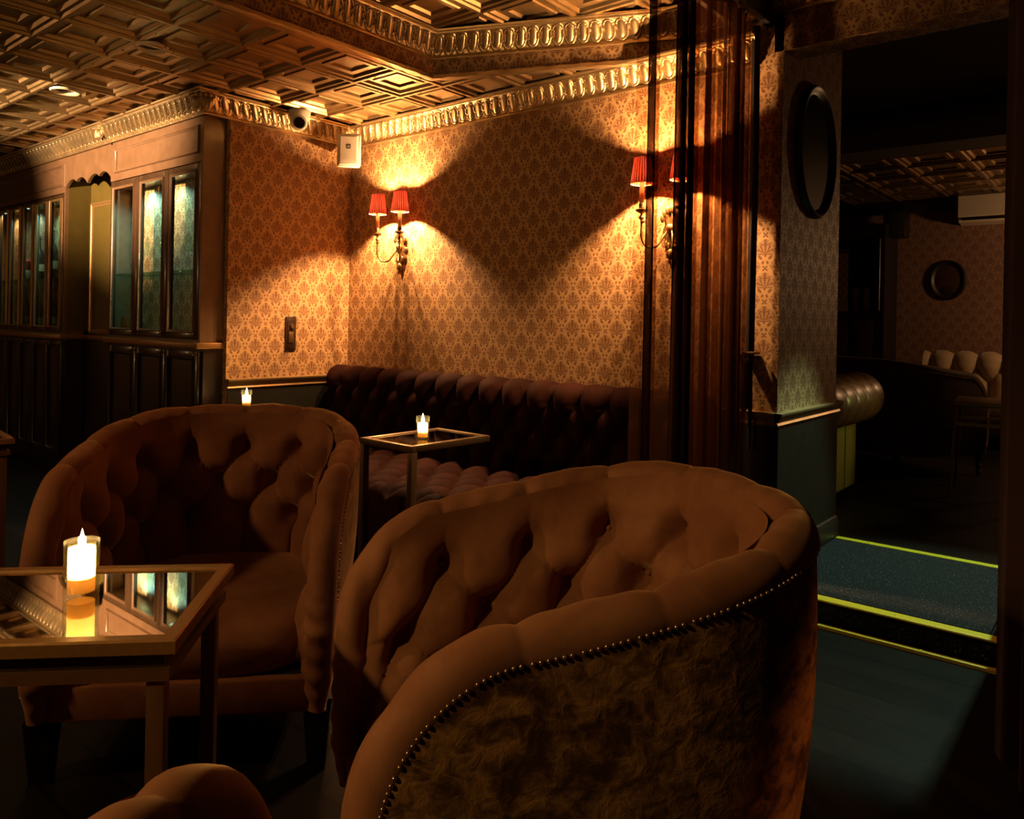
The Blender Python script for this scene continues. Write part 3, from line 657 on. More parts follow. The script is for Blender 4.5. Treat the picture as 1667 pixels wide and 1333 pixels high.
# recessed ceiling lamps, unlit
def downlight(x, y, lab):
    t = thing('recessed_downlight', lab, 'ceiling light', (x, y, ZC), 0, 'recessed ceiling lights')
    mb = MB(); mb.lathe([(0.050, 0.03), (0.050, -0.004), (0.056, -0.010), (0.070, -0.012), (0.075, -0.006), (0.075, 0.0)], 0, 0, 32, False); mb.build('trim_ring', plain('ring_%d' % int(-x * 10), (0.62, 0.48, 0.30), 0.45), t)
    mb = MB(); mb.lathe([(0.0, 0.02), (0.0495, 0.02), (0.0495, 0.0), (0.03, 0.003), (0.0, 0.008)], 0, 0, 24, False); mb.build('lamp_face', M['wood_dark'], t)
downlight(-3.55, 1.645, 'unlit recessed ceiling light with pale ring, nearer the raised ceiling tray')
downlight(-4.64, 1.68, 'unlit dark recessed ceiling light above the wide glass cabinet')

# ------------------------------------------------------------------ sconces
def sconce(x, lab):
    t = thing('wall_sconce', lab, 'wall lamp', (x, YB, 1.52), 0, 'two-armed candle sconces')
    mb = MB()   # leafy backplate
    n = 25; P = []
    for i in range(n):
        f = i / (n - 1); z = -0.09 + 0.235 * f
        wd = 0.012 + 0.046 * math.sin(PI * min(1, f * 1.02)) ** 0.8 * (0.55 + 0.45 * f) + 0.006 * math.sin(f * 26)
        P.append([(wd * math.cos(a), -0.004 - 0.020 * math.sin(a) * (1 + 0.25 * math.cos(a * 9)), z) for a in np.linspace(0, PI, 17)])
    mb.grid(P)
    for k in range(7):
        a = PI * (0.08 + 0.84 * k / 6); mb.ball((0.045 * math.cos(a), -0.026, 0.085 + 0.055 * math.sin(a)), 0.017, 8, 7, (0.75, 0.5, 1.3))
    mb.ball((0, -0.03, 0.05), 0.022, 10, 8); mb.ball((0, -0.026, -0.07), 0.022, 10, 8, (1, .8, 1.2)); mb.ball((0, -0.026, -0.105), 0.012, 8, 6)
    for k in range(5):
        mb.ball(((k - 2) * 0.011, -0.024, -0.045 - abs(k - 2) * -0.01), 0.013, 7, 6, (.7, .7, 1.6))
    mb.build('backplate', M['brass_old'], t)
    for s in (-1, 1):
        cx = s * 0.1
        path = []
        for q in np.linspace(0, 1, 22):
            if q < 0.22: f = q / 0.22; path.append((s * (0.0 + 0.028 * f), -0.025 - 0.03 * f, 0.055 - 0.052 * f))
            elif q < 0.70:
                a = PI + PI * (q - 0.22) / 0.48; path.append((s * (0.064 + 0.036 * math.cos(a)), -0.055 - 0.065 * (q - 0.22) / 0.48, 0.003 + 0.045 * math.sin(a)))
            else: f = (q - 0.70) / 0.30; path.append((cx, -0.12, 0.003 + 0.115 * f))
        mb = MB(); mb.tube(path, [0.0055 + 0.0012 * math.sin(i * 1.7) for i in range(22)], 9)
        mb.ball((cx, -0.12, 0.095), 0.012, 10, 7); mb.ball((cx - s * .006, -0.12, 0.075), 0.010, 8, 6, (1.3, 1, .7))
        mb.build('arm', M['brass_old'], t)
        mb = MB(); mb.lathe([(0.004, 0.112), (0.012, 0.116), (0.026, 0.124), (0.029, 0.131), (0.026, 0.133), (0.012, 0.130), (0.013, 0.136), (0.014, 0.156), (0.011, 0.160)], cx, -0.12, 20, False); mb.build('drip_cup', M['brass_old'], t)
        mb = MB(); mb.lathe([(0.0115, 0.157), (0.0115, 0.262), (0.009, 0.266), (0.0, 0.266)], cx, -0.12, 16, False); mb.build('candle_tube', M['ivory'], t)
        mb = MB(); mb.lathe([(0.002, 0.296), (0.007, 0.302), (0.008, 0.312), (0.004, 0.326), (0.001, 0.336)], cx, -0.12, 14, False); mb.tube([(cx, -0.12, 0.266), (cx, -0.12, 0.297)], 0.002, 6); mb.build('bulb', M['bulb'], t)
        mb = MB(); a = np.linspace(0, 2 * PI, 97); P = []; UV = []
        for k, f in enumerate(np.linspace(0, 1, 7)):
            P.append([((0.053 - 0.017 * f + 0.0010 * math.sin(aa * 24)) * math.cos(aa) + cx, (0.053 - 0.017 * f + 0.0010 * math.sin(aa * 24)) * math.sin(aa) - 0.12, 0.250 + 0.122 * f) for aa in a]); UV.append([(aa / (2 * PI), f) for aa in a])
        mb.grid(P, UV); sh = mb.build('lamp_shade', M['shade'], t)
        for zz, rr in ((0.250, 0.0535), (0.372, 0.0365)):
            mb = MB(); mb.tube([(cx + rr * math.cos(q), -0.12 + rr * math.sin(q), zz) for q in np.linspace(0, 2 * PI, 33)], 0.0018, 6, False); mb.build('shade_trim', M['dark_red_cloth'] if zz > .3 else M['ivory'], sh)
        light('sconce_bulb', 'POINT', (x + cx, YB - 0.12, 1.52 + 0.287), SCONCE_W, WARM, 0.008); light('sconce_bulb', 'POINT', (x + cx, YB - 0.12, 1.52 + 0.350), SCONCE_W * 0.38, WARM, 0.008)
    return t
SCONCE_W = 95.0
sconce(-3.545, 'brass two-armed wall sconce with red pleated shades near the room corner')
sconce(-1.70, 'brass two-armed wall sconce with red pleated shades half hidden by the sheer curtain')

# ------------------------------------------------------------------ tables and candles
def metal_table(name, label, loc, rz, wx, wy, h=0.63):
    # a C-shaped side table: top frame, two uprights on one long side, floor bars
    t = thing(name, label, 'table', loc, rz, 'metal framed mirror top side tables'); s = 0.013
    a, b_ = wx / 2, wy / 2
    mb = MB()
    for (x0, x1, y0, y1) in ((-a, a, -b_, -b_ + 2 * s), (-a, a, b_ - 2 * s, b_), (-a, -a + 2 * s, -b_ + 2 * s, b_ - 2 * s), (a - 2 * s, a, -b_ + 2 * s, b_ - 2 * s)): mb.box(x0, x1, y0, y1, h - 0.026, h, 0.002)
    mb.build('top_frame', M['steel'], t)
    mb = MB(); mb.box(-a + 2 * s, a - 2 * s, -b_ + 2 * s, b_ - 2 * s, h - 0.010, h - 0.004); mb.build('mirror_top', M['mirror'], t)
    for sx in (-1, 1):
        mb = MB(); mb.box(sx * (a - s) - s, sx * (a - s) + s, -b_, -b_ + 2.4 * s, 0.0, h - 0.0262, 0.002); mb.build('leg', M['steel'], t)
    mb = MB()
    for sx in (-1, 1): mb.box(sx * (a - s) - s, sx * (a - s) + s, -b_ + 2.45 * s, b_, 0.0, 0.024, 0.002)
    mb.box(-a + 2 * s + .001, a - 2 * s - .001, b_ - 2 * s, b_, 0.0, 0.024, 0.002); mb.build('base_frame', M['steel'], t)
    return t
metal_table('side_table', 'small mirror top table on two square metal legs in front of the plum banquette', (-2.36, 2.290, 0), math.radians(-1.5), 0.325, 0.450)
metal_table('side_table', 'small mirror top table holding the far candle beside the wide cabinet', (-3.735, 2.325, 0), math.radians(-1.5), 0.335, 0.440)
def wood_table(label, loc, rz, wx, wy, h=0.63):
    t = thing('cafe_table', label, 'table', loc, rz, 'gilded wooden cafe tables'); a, b_ = wx / 2, wy / 2; f = 0.026
    P = []
    for (o, z) in ((0, h - 0.022), (-0.0, h - 0.003), (0.003, h), (f - .004, h), (f, h - 0.006), (f, h - 0.022)): P.append([(-a + o, -b_ + o, z), (a - o, -b_ + o, z), (a - o, b_ - o, z), (-a + o, b_ - o, z)])
    mb = MB(); mb.grid(P, closed_v=True); mb.build('gilt_frame', M['gold_wood'], t, 30)
    mb = MB(); mb.box(-a + f - .001, a - f + .001, -b_ + f - .001, b_ - f + .001, h - 0.012, h - 0.005); mb.build('mirror_top', M['mirror'], t)
    mb = MB(); i = 0.022; mb.box(-a + i, a - i, -b_ + i, b_ - i, h - 0.050, h - 0.0225); mb.build('apron', M['wood_dark'], t)
    P = []; i = 0.012
    for (o, z) in ((i, h - 0.068), (i, h - 0.0505), (i + .02, h - 0.0505), (i + .02, h - 0.068)): P.append([(-a + o, -b_ + o, z), (a - o, -b_ + o, z), (a - o, b_ - o, z), (-a + o, b_ - o, z)])
    mb = MB(); mb.grid(P, closed_v=True, closed_u=True); mb.build('lower_rail', M['rail_wood'], t, 30)
    for sx in (-1, 1):
        for sy in (-1, 1):
            x, y = sx * (a - 0.035), sy * (b_ - 0.035); mb = MB(); mb.box(x - 0.0135, x + 0.0135, y - 0.0135, y + 0.0135, 0, h - 0.0682, 0.002); mb.build('leg', M['rail_wood'], t)
    return t
wood_table('nearest table, with a gilded frame, smoked mirror top and large candle', (-1.470, 0.487, 0), math.radians(-43.5), 0.372, 0.60)
wood_table('gilded table corner cut off by the left edge of the picture', (-3.735, 0.84, 0), math.radians(-7), 0.56, 0.56)
def candle(x, y, lab, s=1.0, z=0.6256, pw=1.0, wx=0.060):
    r = 0.0285 * s; h = 0.098 * s
    g = thing('candle_glass', 'clear glass tumbler around ' + lab, 'candle holder', (x, y, z), 0, 'glass candle tumblers')
    mb = MB(); mb.lathe([(0.0, 0.0), (r * .93, 0.0), (r, 0.004), (r, h), (r * .94, h), (r * .94, 0.012), (r * .9, 0.009), (0.0, 0.009)], 0, 0, 36, False); mb.build('tumbler', M['glass'], g)
    c = thing('candle', 'lit ivory candle, ' + lab, 'candle', (x, y, z + 0.0092), 0, 'lit candles')
    cr = r * .76; ch = wx * s
    mb = MB(); mb.lathe([(0.0, 0.0), (cr, 0.0), (cr, ch * .985), (cr * .985, ch)], 0, 0, 32, False); mb.grid([[(cr * f * math.cos(q), cr * f * math.sin(q), ch * (0.30 + 0.02 * f * f)) for q in np.linspace(0, 2 * PI, 32, endpoint=False)] for f in (0.001, 0.5, 0.999)], closed_v=True); mb.build('wax', M['wax'], c)
    zb = ch * .62
    mb = MB(); mb.tube([(0, 0, ch * .30), (0.0004, 0, zb + 0.012), (0.002, 0, zb + 0.02)], 0.0009, 6); mb.build('wick', M['black'], c)
    mb = MB(); mb.lathe([(0.0005, zb + .014), (0.0055, zb + .020), (0.0072, zb + .028), (0.0058, zb + .040), (0.0026, zb + .052), (0.0002, zb + .062)], 0, 0, 14, False); mb.build('flame', M['flame'], c)
    light('candle_flame_light', 'POINT', (x, y, z + 0.0092 + zb + 0.010), 3.2 * pw, (1.0, 0.50, 0.15), 0.006)
candle(-1.440, 0.563, 'on the nearest mirror table', 1.0, 0.6252, 1.5, 0.076)
candle(-2.335, 2.245, 'on the metal table before the banquette', 0.98, 0.6262, 0.9)
candle(-3.82, 2.330, 'on the far table beside the wide cabinet', 0.98, 0.6262, 0.9)
# ------------------------------------------------------------------ tufted upholstery
def tuft(s, w, ds, dw, w0, nrows, soft=0.34):
    # s along, w down from the edge; diamond tufting between nrows rows of buttons, straight pleats above and below
    s = np.asarray(s, float); w = np.asarray(w, float)
    w1 = w0 + dw * (nrows - 1)
    wc = np.clip(w, w0, w1); y = (wc - w0) / (2 * dw)
    a = np.abs(np.sin(PI * (s / ds + y))); b_ = np.abs(np.sin(PI * (s / ds - y)))
    pil = (a * b_) ** soft
    sh = 0.5 * ((nrows - 1) % 2)
    top = np.abs(np.sin(PI * s / ds)) ** (soft * 1.5); bot = np.abs(np.sin(PI * (s / ds + sh))) ** (soft * 1.5)
    h = np.where(w < w0, top, np.where(w > w1, bot, pil))
    h = h * (0.75 + 0.25 * np.where((w < w0), 1.0, 1.0))
    pit = np.zeros_like(h)
    for r in range(nrows):
        off = 0.5 * (r % 2)
        d = (np.abs(((s / ds - off + 0.5) % 1.0) - 0.5)) * ds
        pit = np.maximum(pit, np.exp(-(d ** 2 + (w - (w0 + dw * r)) ** 2) / (2 * 0.024 ** 2)))
    return h, pit
def normals(P):
    du = np.gradient(P, axis=0); dv = np.gradient(P, axis=1); n = np.cross(du, dv); return n / (np.linalg.norm(n, axis=2, keepdims=True) + 1e-9)

# barrel armchair -------------------------------------------------
def smooth(x, a, b_): t = np.clip((x - a) / (b_ - a), 0, 1); return t * t * (3 - 2 * t)
def plan_curve(a, yf, yb, taper, n):
    # from left front round the back to right front, evenly spaced; local +Y is the front
    th = np.linspace(0, PI, 400); e = 2 / 2.35
    bx = -a * np.sign(np.cos(th)) * np.abs(np.cos(th)) ** e; by = -yb * np.abs(np.sin(th)) ** e
    L = np.linspace(yf, 0.0, 120)[:-1]
    fx = -(a - taper * (L / yf) ** 2)
    X_ = np.concatenate([fx, bx, -fx[::-1]]); Y_ = np.concatenate([L, by, L[::-1]])
    d = np.concatenate([[0], np.cumsum(np.hypot(np.diff(X_), np.diff(Y_)))])
    s = np.linspace(0, d[-1], n); return np.interp(s, d, X_), np.interp(s, d, Y_), s, d[-1]
def armchair(name, label, cat, mats, group, back=0.83, arm=0.727, seat=0.36, a=0.353, yf=0.36, yb=0.37, tufted=True, legs='block'):
    t = thing(name, label, cat, group=group); mi, mo = mats
    N = 361; px, py, s, L = plan_curve(a, yf, yb, 0.022, N)
    P2 = np.stack([px, py], 1); T2 = np.gradient(P2, axis=0); T2 /= np.linalg.norm(T2, axis=1, keepdims=True)
    N2 = np.stack([T2[:, 1], -T2[:, 0]], 1)                 # outward?
    if (N2[N // 2] @ np.array([0, -1])) < 0: N2 = -N2
    d = np.abs(s - L / 2)
    dl = L / 2
    ze = back - (back - arm) * smooth(d, 0.16, dl * 0.98) - 0.0
    r = 0.037; Rf = 0.13                                     # roll radius, front corner radius
    # the rolled edge drops down the arm fronts in a rounded corner
    Rx, Rz = 0.19, 0.24
    def drop(dd): q = np.clip((dd - (dl - Rx)) / Rx, 0, 1); return Rz * (1 - np.sqrt(np.clip(1 - q * q, 0, 1)))
    zt = ze - drop(d) - r
    # edge path: vertical, corner, top ..., mirrored
    zlow = 0.155
    def half(sign):
        i0 = 0 if sign < 0 else N - 1
        zs = np.linspace(zlow, zt[i0], 26)[:-1]
        k = (zs - zlow) / (zt[i0] - zlow)
        return np.stack([px[i0] - sign * 0.006 * (1 - k), py[i0] + 0 * zs, zs], 1), np.stack([np.full_like(zs, N2[i0, 0]), np.full_like(zs, N2[i0, 1]), 0 * zs], 1)
    l, ln = half(-1); rr, rn = half(1)
    top = np.stack([px, py, zt], 1); tn = np.concatenate([N2, np.zeros((N, 1))], 1)
    E = np.concatenate([l, top, rr[::-1]]); EN = np.concatenate([ln, tn, rn[::-1]])
    sE = np.concatenate([-np.linspace(0.35, 0.004, len(l)), s, L + np.linspace(0.004, 0.35, len(rr))])
    # resample evenly
    dE = np.concatenate([[0], np.cumsum(np.linalg.norm(np.diff(E, axis=0), axis=1))])
    M_ = 560; q = np.linspace(0, dE[-1], M_)
    E = np.stack([np.interp(q, dE, E[:, k]) for k in range(3)], 1); EN = np.stack([np.interp(q, dE, EN[:, k]) for k in range(3)], 1); sE = np.interp(q, dE, sE)
    T = np.gradient(E, axis=0); T /= np.linalg.norm(T, axis=1, keepdims=True)
    EN = EN - T * np.sum(EN * T, 1, keepdims=True); EN /= np.linalg.norm(EN, axis=1, keepdims=True)
    UPv = np.cross(T, EN); 
    if UPv[M_ // 2, 2] < 0: UPv = -UPv
    ds = L / 10.0
    ph = s - L / 2
    pleat = lambda ss, pw: np.abs(np.sin(PI * (ss - L / 2) / ds)) ** pw
    endt = smooth(q, 0.0, 0.10) * smooth(dE[-1] - q, 0.0, 0.10)        # roll narrows at the foot
    m = 22; ang = np.linspace(0, 2 * PI, m, endpoint=False); R = []
    top_mask = smooth(sE, 0.02, 0.12) * smooth(L - sE, 0.02, 0.12)
    for k, a_ in enumerate(ang):
        inner = 0.5 - 0.5 * np.cos(a_)                       # 0 on the outside, 1 on the inside
        pl = (1 - pleat(sE, 0.45)) * (0.35 + 0.65 * inner) * 0.015 * top_mask if tufted else 0 * sE
        if tufted: pl = pl + 0.0042 * np.sin(sE * 95 + 3 * np.sin(a_)) * (0.3 + 0.7 * (1 - top_mask)) * inner
        rad = (r - pl) * (0.55 + 0.45 * endt)
        R.append(E + EN * (np.cos(a_) * rad * (1.0 + 0.08 * inner))[:, None] + UPv * (np.sin(a_) * rad)[:, None])
    R = np.stack(R, 1); UV = np.stack([np.repeat(sE[:, None], m, 1), np.repeat(ang[None] * r, M_, 0)], 2)
    mb = MB(); mb.grid(R, UV, closed_v=True); mb.add(R[0], [tuple(range(m))]); mb.add(R[-1], [tuple(range(m))[::-1]])
    mb.build('rolled_edge', M[mi], t, 60)
    # inner upholstery
    nw = 64; zb = 0.25
    Ww = np.linspace(0, 1, nw); Z = zt[:, None] + 0.012 - (zt[:, None] + 0.012 - zb) * Ww[None]
    wdist = (zt[:, None] + 0.012) - Z + 0.02
    wref = (back - r + 0.03) - Z                                       # measured from the level back so that button rows run level at the back
    rows = 3 if tufted else 1
    h, pit = tuft(np.repeat((s - L / 2)[:, None], nw, 1), wdist, ds, 0.105, 0.135, rows)
    edge_soft = smooth(s, 0.0, 0.05) * smooth(L - s, 0.0, 0.05)
    base_off = 0.066 + 0.035 * Ww[None] ** 1.5                         # padding thickens to the seat
    amp = 0.034 * smooth(wdist, 0.03, 0.19) * edge_soft[:, None]
    off = base_off * 0.62 + (h * amp - pit * 0.046 * edge_soft[:, None] if tufted else 0.02)
    off = off * (0.45 + 0.55 * smooth(np.minimum(s, L - s), 0.0, 0.09))[:, None]
    P = np.stack([px[:, None] - N2[:, 0:1] * off, py[:, None] - N2[:, 1:2] * off, Z], 2)
    mb = MB(); mb.grid(P, np.stack([np.repeat(s[:, None], nw, 1), Z], 2)); inner = mb.build('tufted_inner_back' if tufted else 'inner_back', M[mi], t, 75)
    if tufted:
        for r_ in range(rows):
            o_ = 0.5 * (r_ % 2)
            for k in range(-5, 6):
                sp = L / 2 + (k + o_) * ds
                if sp < 0.10 or sp > L - 0.10: continue
                i = int(round(sp / L * (N - 1))); zz = zt[i] + 0.012 - (0.135 + 0.105 * r_ - 0.02)
                if zz < seat + 0.03: continue
                j = int(np.argmin(np.abs(Z[i] - zz))); c = P[i, j] - np.append(N2[i], 0) * 0.003
                mb = MB(); mb.ball(tuple(c), 0.0075, 10, 7, (1, 1, 1)); mb.build('button', M[mi], inner)
    # outer shell
    nz = 26; k = np.linspace(0, 1, nz)
    ztop = zt - 0.010; Zo = ztop[:, None] - (ztop[:, None] - 0.145) * k[None]
    ro = 0.033 + 0.010 * np.sin(PI * k) - 0.055 * k ** 2
    P = np.stack([px[:, None] + N2[:, 0:1] * ro[None], py[:, None] + N2[:, 1:2] * ro[None], Zo], 2)
    mb = MB(); mb.grid(P, np.stack([np.repeat(s[:, None], nz, 1), Zo], 2)); mb.build('outer_shell', M[mo], t, 60)
    # nailheads along the outer seam
    mb = MB(); step = 0.0108; cnt = int(dE[-1] / step)
    for i in range(3, cnt - 3):
        f = i * step; j = int(f / dE[-1] * (M_ - 1)); c = E[j] + EN[j] * (r * 0.98) - UPv[j] * (r * 0.25)
        if E[j][2] < 0.17: continue
        mb.ball(tuple(c), 0.0036, 6, 5)
    mb.build('nailhead_trim', M['nail'], t, 60, kind='stuff')
    # seat cushion and front rail
    th = np.linspace(0, 2 * PI, 72, endpoint=False); P = []
    ax, ay = a - 0.035, (yf + yb) / 2 - 0.025; cy = (yf - yb) / 2 + 0.022
    for (f, z) in ((0.0, seat + 0.012), (0.5, seat + 0.010), (0.86, seat), (0.96, seat - 0.022), (1.0, seat - 0.06), (0.985, seat - 0.11), (0.95, seat - 0.125)):
        P.append([(ax * f * np.sign(math.cos(q)) * abs(math.cos(q)) ** 0.55, cy + ay * f * np.sign(math.sin(q)) * abs(math.sin(q)) ** 0.55, z) for q in th])
    mb = MB(); mb.grid(P, closed_v=True); mb.build('seat_cushion', M[mi], t, 60)
    mb = MB(); mb.box(-a + 0.05, a - 0.05, yf - 0.03, yf + 0.005, 0.150, seat - 0.125, 0.008); mb.build('front_rail', M[mi], t)
    mb = MB(); mb.box(-a + 0.06, a - 0.06, -yb * 0.55, yf - 0.031, 0.15, seat - 0.126); mb.build('seat_deck', M['black_cloth'], t)
    for sx in (-1, 1):
        for ly in (yf - 0.03, -yb * 0.62):
            lx = sx * (a - 0.03 if ly > 0 else a * 0.66); mb = MB()
            if legs == 'block':
                P = [[(lx + e0 * ww, ly + e1 * ww, z) for (e0, e1) in ((-1, -1), (1, -1), (1, 1), (-1, 1))] for (ww, z) in ((0.021, 0.0), (0.032, 0.150))]
                mb.grid(P, closed_v=True); mb.add(P[0], [(0, 1, 2, 3)])
            else:
                mb.lathe([(0.012, 0.0), (0.016, 0.03), (0.010, 0.04), (0.020, 0.07), (0.012, 0.09), (0.024, 0.12), (0.026, 0.150)], lx, ly, 14)
            mb.build('leg', M['black'], t, 30)
    return t
def face(o, loc, fx, fy): o.location = loc; o.rotation_euler = (0, 0, math.atan2(fy, fx) - PI / 2)
def rzof(fx, fy): return math.atan2(fy, fx) - PI / 2
CH = armchair('tufted_armchair', 'rust velvet tufted barrel armchair at centre right, its outer side towards the camera', 'armchair', ('velvet', 'velvet_out'), 'rust velvet tufted armchairs')
face(CH, (-1.010 + 0.36 * 0.60, 0.832 + 0.36 * 0.80, 0), -0.60, -0.80)
dup(CH, (-1.79 - 0.36 * 0.73, 0.93 + 0.36 * 0.68, 0), rzof(0.73, -0.68), 'rust velvet tufted barrel armchair facing the camera behind the nearest mirror table')
dup(CH, (-0.85, -0.015, 0), rzof(-0.45, 0.89), 'rust velvet armchair of which only a rolled top shows at the bottom edge')

# banquette along the back wall -----------------------------------
bx0, bx1 = XR + 0.045, -1.44
t = thing('tufted_banquette', 'long plum velvet banquette with deep buttoned back along the wallpapered wall', 'sofa', ((bx0 + bx1) / 2, 3.0, 0)); bl = (bx1 - bx0) / 2
nx = 560; sx = np.linspace(-bl, bl, nx)
prof = [(0.175, 0.775)] + [(0.105 - 0.09 * math.sin(q), 0.745 + 0.075 * math.cos(q)) for q in np.linspace(-0.6, PI * 0.56, 12)]
y1, z1 = prof[-1]; prof += [(y1 + 0.025 * f, z1 + (0.33 - z1) * f) for f in np.linspace(0.05, 1, 26)]
prof = np.array(prof); pd = np.concatenate([[0], np.cumsum(np.linalg.norm(np.diff(prof, axis=0), axis=1))]); nq = 84
pq = np.linspace(0, pd[-1], nq); py_ = np.interp(pq, pd, prof[:, 0]); pz_ = np.interp(pq, pd, prof[:, 1])
base = np.stack([np.repeat(sx[:, None], nq, 1), np.repeat(py_[None], nx, 0), np.repeat(pz_[None], nx, 0)], 2)
n = normals(base); n = n * np.sign(-n[:, nq // 2:nq // 2 + 1, 1:2] + 1e-9)
S = np.repeat(sx[:, None], nq, 1); W = np.repeat(pq[None], nx, 0)
h, pit = tuft(S, W, 0.162, 0.112, 0.225, 4, 0.40)
amp = smooth(W, 0.03, 0.24)
endf = np.sqrt(np.clip(1 - ((np.abs(S) - (bl - 0.05)) / 0.05).clip(0, 1) ** 2, 0, 1))
Pb = base + n * (((0.052 * h - 0.026 * pit) * amp) * endf)[..., None] - n * ((1 - endf) * 0.04)[..., None]
mb = MB(); mb.grid(Pb, np.stack([S, W], 2)); bk = mb.build('tufted_back', M['plum'], t, 75)
for r_ in range(4):
    for k in range(-9, 10):
        xx = (k + 0.5 * (r_ % 2)) * 0.162
        if abs(xx) > bl - 0.06: continue
        i = int((xx + bl) / (2 * bl) * (nx - 1)); j = int((0.225 + 0.112 * r_) / pd[-1] * (nq - 1))
        if j >= nq: continue
        mb = MB(); mb.ball(tuple(Pb[i, j] + n[i, j] * 0.004), 0.011, 8, 6); mb.build('button', M['plum'], bk)
mb = MB(); mb.box(-bl, bl, 0.13, 0.195, 0.10, 0.78, 0.01); mb.box(-bl + .0, -bl + 0.05, 0.03, 0.13, 0.10, 0.74, 0.02); mb.box(bl - 0.05, bl, 0.03, 0.13, 0.10, 0.74, 0.02); mb.build('back_frame', M['plum'], t)
# seat
ny = 110; yy = np.linspace(0.02, -0.70, ny); S = np.repeat(sx[:, None], ny, 1); Y = np.repeat(yy[None], nx, 0)
h, pit = tuft(S, -Y, 0.18, 0.12, 0.08, 6, 0.40)
ed = np.sqrt(np.clip(1 - ((-Y - 0.62) / 0.08).clip(0, 1) ** 2, 0, 1)); eb = np.sqrt(np.clip(1 - ((0.06 + Y) / 0.08).clip(0, 1) ** 2, 0, 1)); ex = np.sqrt(np.clip(1 - ((np.abs(S) - (bl - 0.05)) / 0.05).clip(0, 1) ** 2, 0, 1))
Zs = 0.300 + 0.045 * ed * ex * eb + (0.034 * h - 0.016 * pit) * ed * ex
Ps = np.stack([S, Y, Zs], 2); mb = MB(); mb.grid(Ps, np.stack([S, Y], 2)); st = mb.build('tufted_seat', M['plum'], t, 75)
mb = MB(); mb.box(-bl, bl, -0.70, 0.02, 0.10, 0.302, 0.02); mb.build('seat_base', M['plum'], t)
mb = MB(); mb.box(-bl + .04, bl - .04, -0.42, 0.15, 0.0, 0.10); mb.build('plinth', M['black'], t)
for r_ in range(5):
    for k in range(-8, 9):
        xx = (k + 0.5 * (r_ % 2)) * 0.18
        if abs(xx) > bl - 0.06: continue
        i = int((xx + bl) / (2 * bl) * (nx - 1)); j = int((0.02 + 0.08 + 0.12 * r_) / 0.72 * (ny - 1))
        mb = MB(); c = Ps[i, j]; mb.ball((c[0], c[1], c[2] + 0.003), 0.011, 8, 6, (1, 1, .6)); mb.build('button', M['plum'], st)

# ------------------------------------------------------------------ curtains
def curtain(mb, path, z0, z1, amp, wl, nz=28, n=420, phase=0.0, seed=1, flare=0.25, sharp=1.0):
    r = np.random.default_rng(seed); path = [Vector(p) for p in path]
    d = [0.0]
    for i in range(len(path) - 1): d.append(d[-1] + (path[i + 1] - path[i]).length)
    L = d[-1]; u = np.linspace(0, L, n)
    bx_ = np.interp(u, d, [p.x for p in path]); by_ = np.interp(u, d, [p.y for p in path])
    tx = np.gradient(bx_); ty = np.gradient(by_); l = np.hypot(tx, ty); tx /= l; ty /= l
    ph = 2 * PI * u / wl + 1.3 * np.sin(u * 9 + seed) + phase
    P = []; UV = []
    for k in range(nz):
        f = k / (nz - 1); z = z1 + (z0 - z1) * f
        A = amp * (0.75 + flare * f) * (1 + 0.35 * np.sin(u * 23 + seed * 2))
        e = A * np.sin(ph + 0.35 * np.sin(f * 2.5 + u * 5)); sk = 0.55 * A * np.sin(2 * ph + f * 0.7) * sharp
        P.append(np.stack([bx_ - ty * e + tx * sk, by_ + tx * e + ty * sk, np.full(n, z)], 1)); UV.append(np.stack([u * 3.0, np.full(n, z)], 1))
    mb.grid(np.array(P), np.array(UV)); return mb
PX = -1.26
t = thing('sheer_curtain', 'sheer brown voile curtain hanging in folds in front of the back wall sconce', 'curtain', (0, 0, 0))
mb = MB(); curtain(mb, [(PX - .02, 2.175), (PX - .02, 3.10)], 0.02, 2.398, 0.036, 0.125, seed=2); mb.build('voile', M['sheer'], t, 70)
mb = MB(); curtain(mb, [(PX - .07, 2.62), (PX - .05, 3.09)], 0.02, 2.398, 0.030, 0.15, seed=5); mb.build('voile', M['sheer_dense'], t, 70)
mb = MB(); curtain(mb, [(PX - .025, 2.232), (PX - .025, 2.280)], 0.02, 2.398, 0.009, 0.04, n=40, seed=4); mb.build('hem', M['hem'], t, 70)
mb = MB(); curtain(mb, [(PX - .03, 2.44), (PX - .03, 2.57)], 0.02, 2.398, 0.018, 0.06, n=90, seed=6); mb.build('hem', M['hem'], t, 70)
mb = MB(); curtain(mb, [(PX - .03, 2.90), (PX - .03, 3.05)], 0.02, 2.398, 0.020, 0.06, n=90, seed=7); mb.build('voile', M['sheer_dense'], t, 70)
t = thing('curtain_pelmet', 'black wooden pelmet box under the ceiling holding the sheer curtain', 'pelmet', (0, 0, 0))
mb = MB(); mb.box(PX - 0.13, PX - 0.11, 1.2, YB - 0.09, 2.40, 2.555); mb.box(PX - 0.01, PX + 0.02, 1.2, YB - 0.002, 2.40, 2.555, 0.003); mb.box(PX - 0.11, PX - 0.01, 1.2, YB - 0.09, 2.50, 2.52); mb.build('box', M['black'], t)
mb = MB(); mb.tube([(PX - 0.04, 1.22, 2.46), (PX - 0.04, YB - 0.1, 2.46)], 0.012, 10); mb.build('rail', M['brass_old'], t)
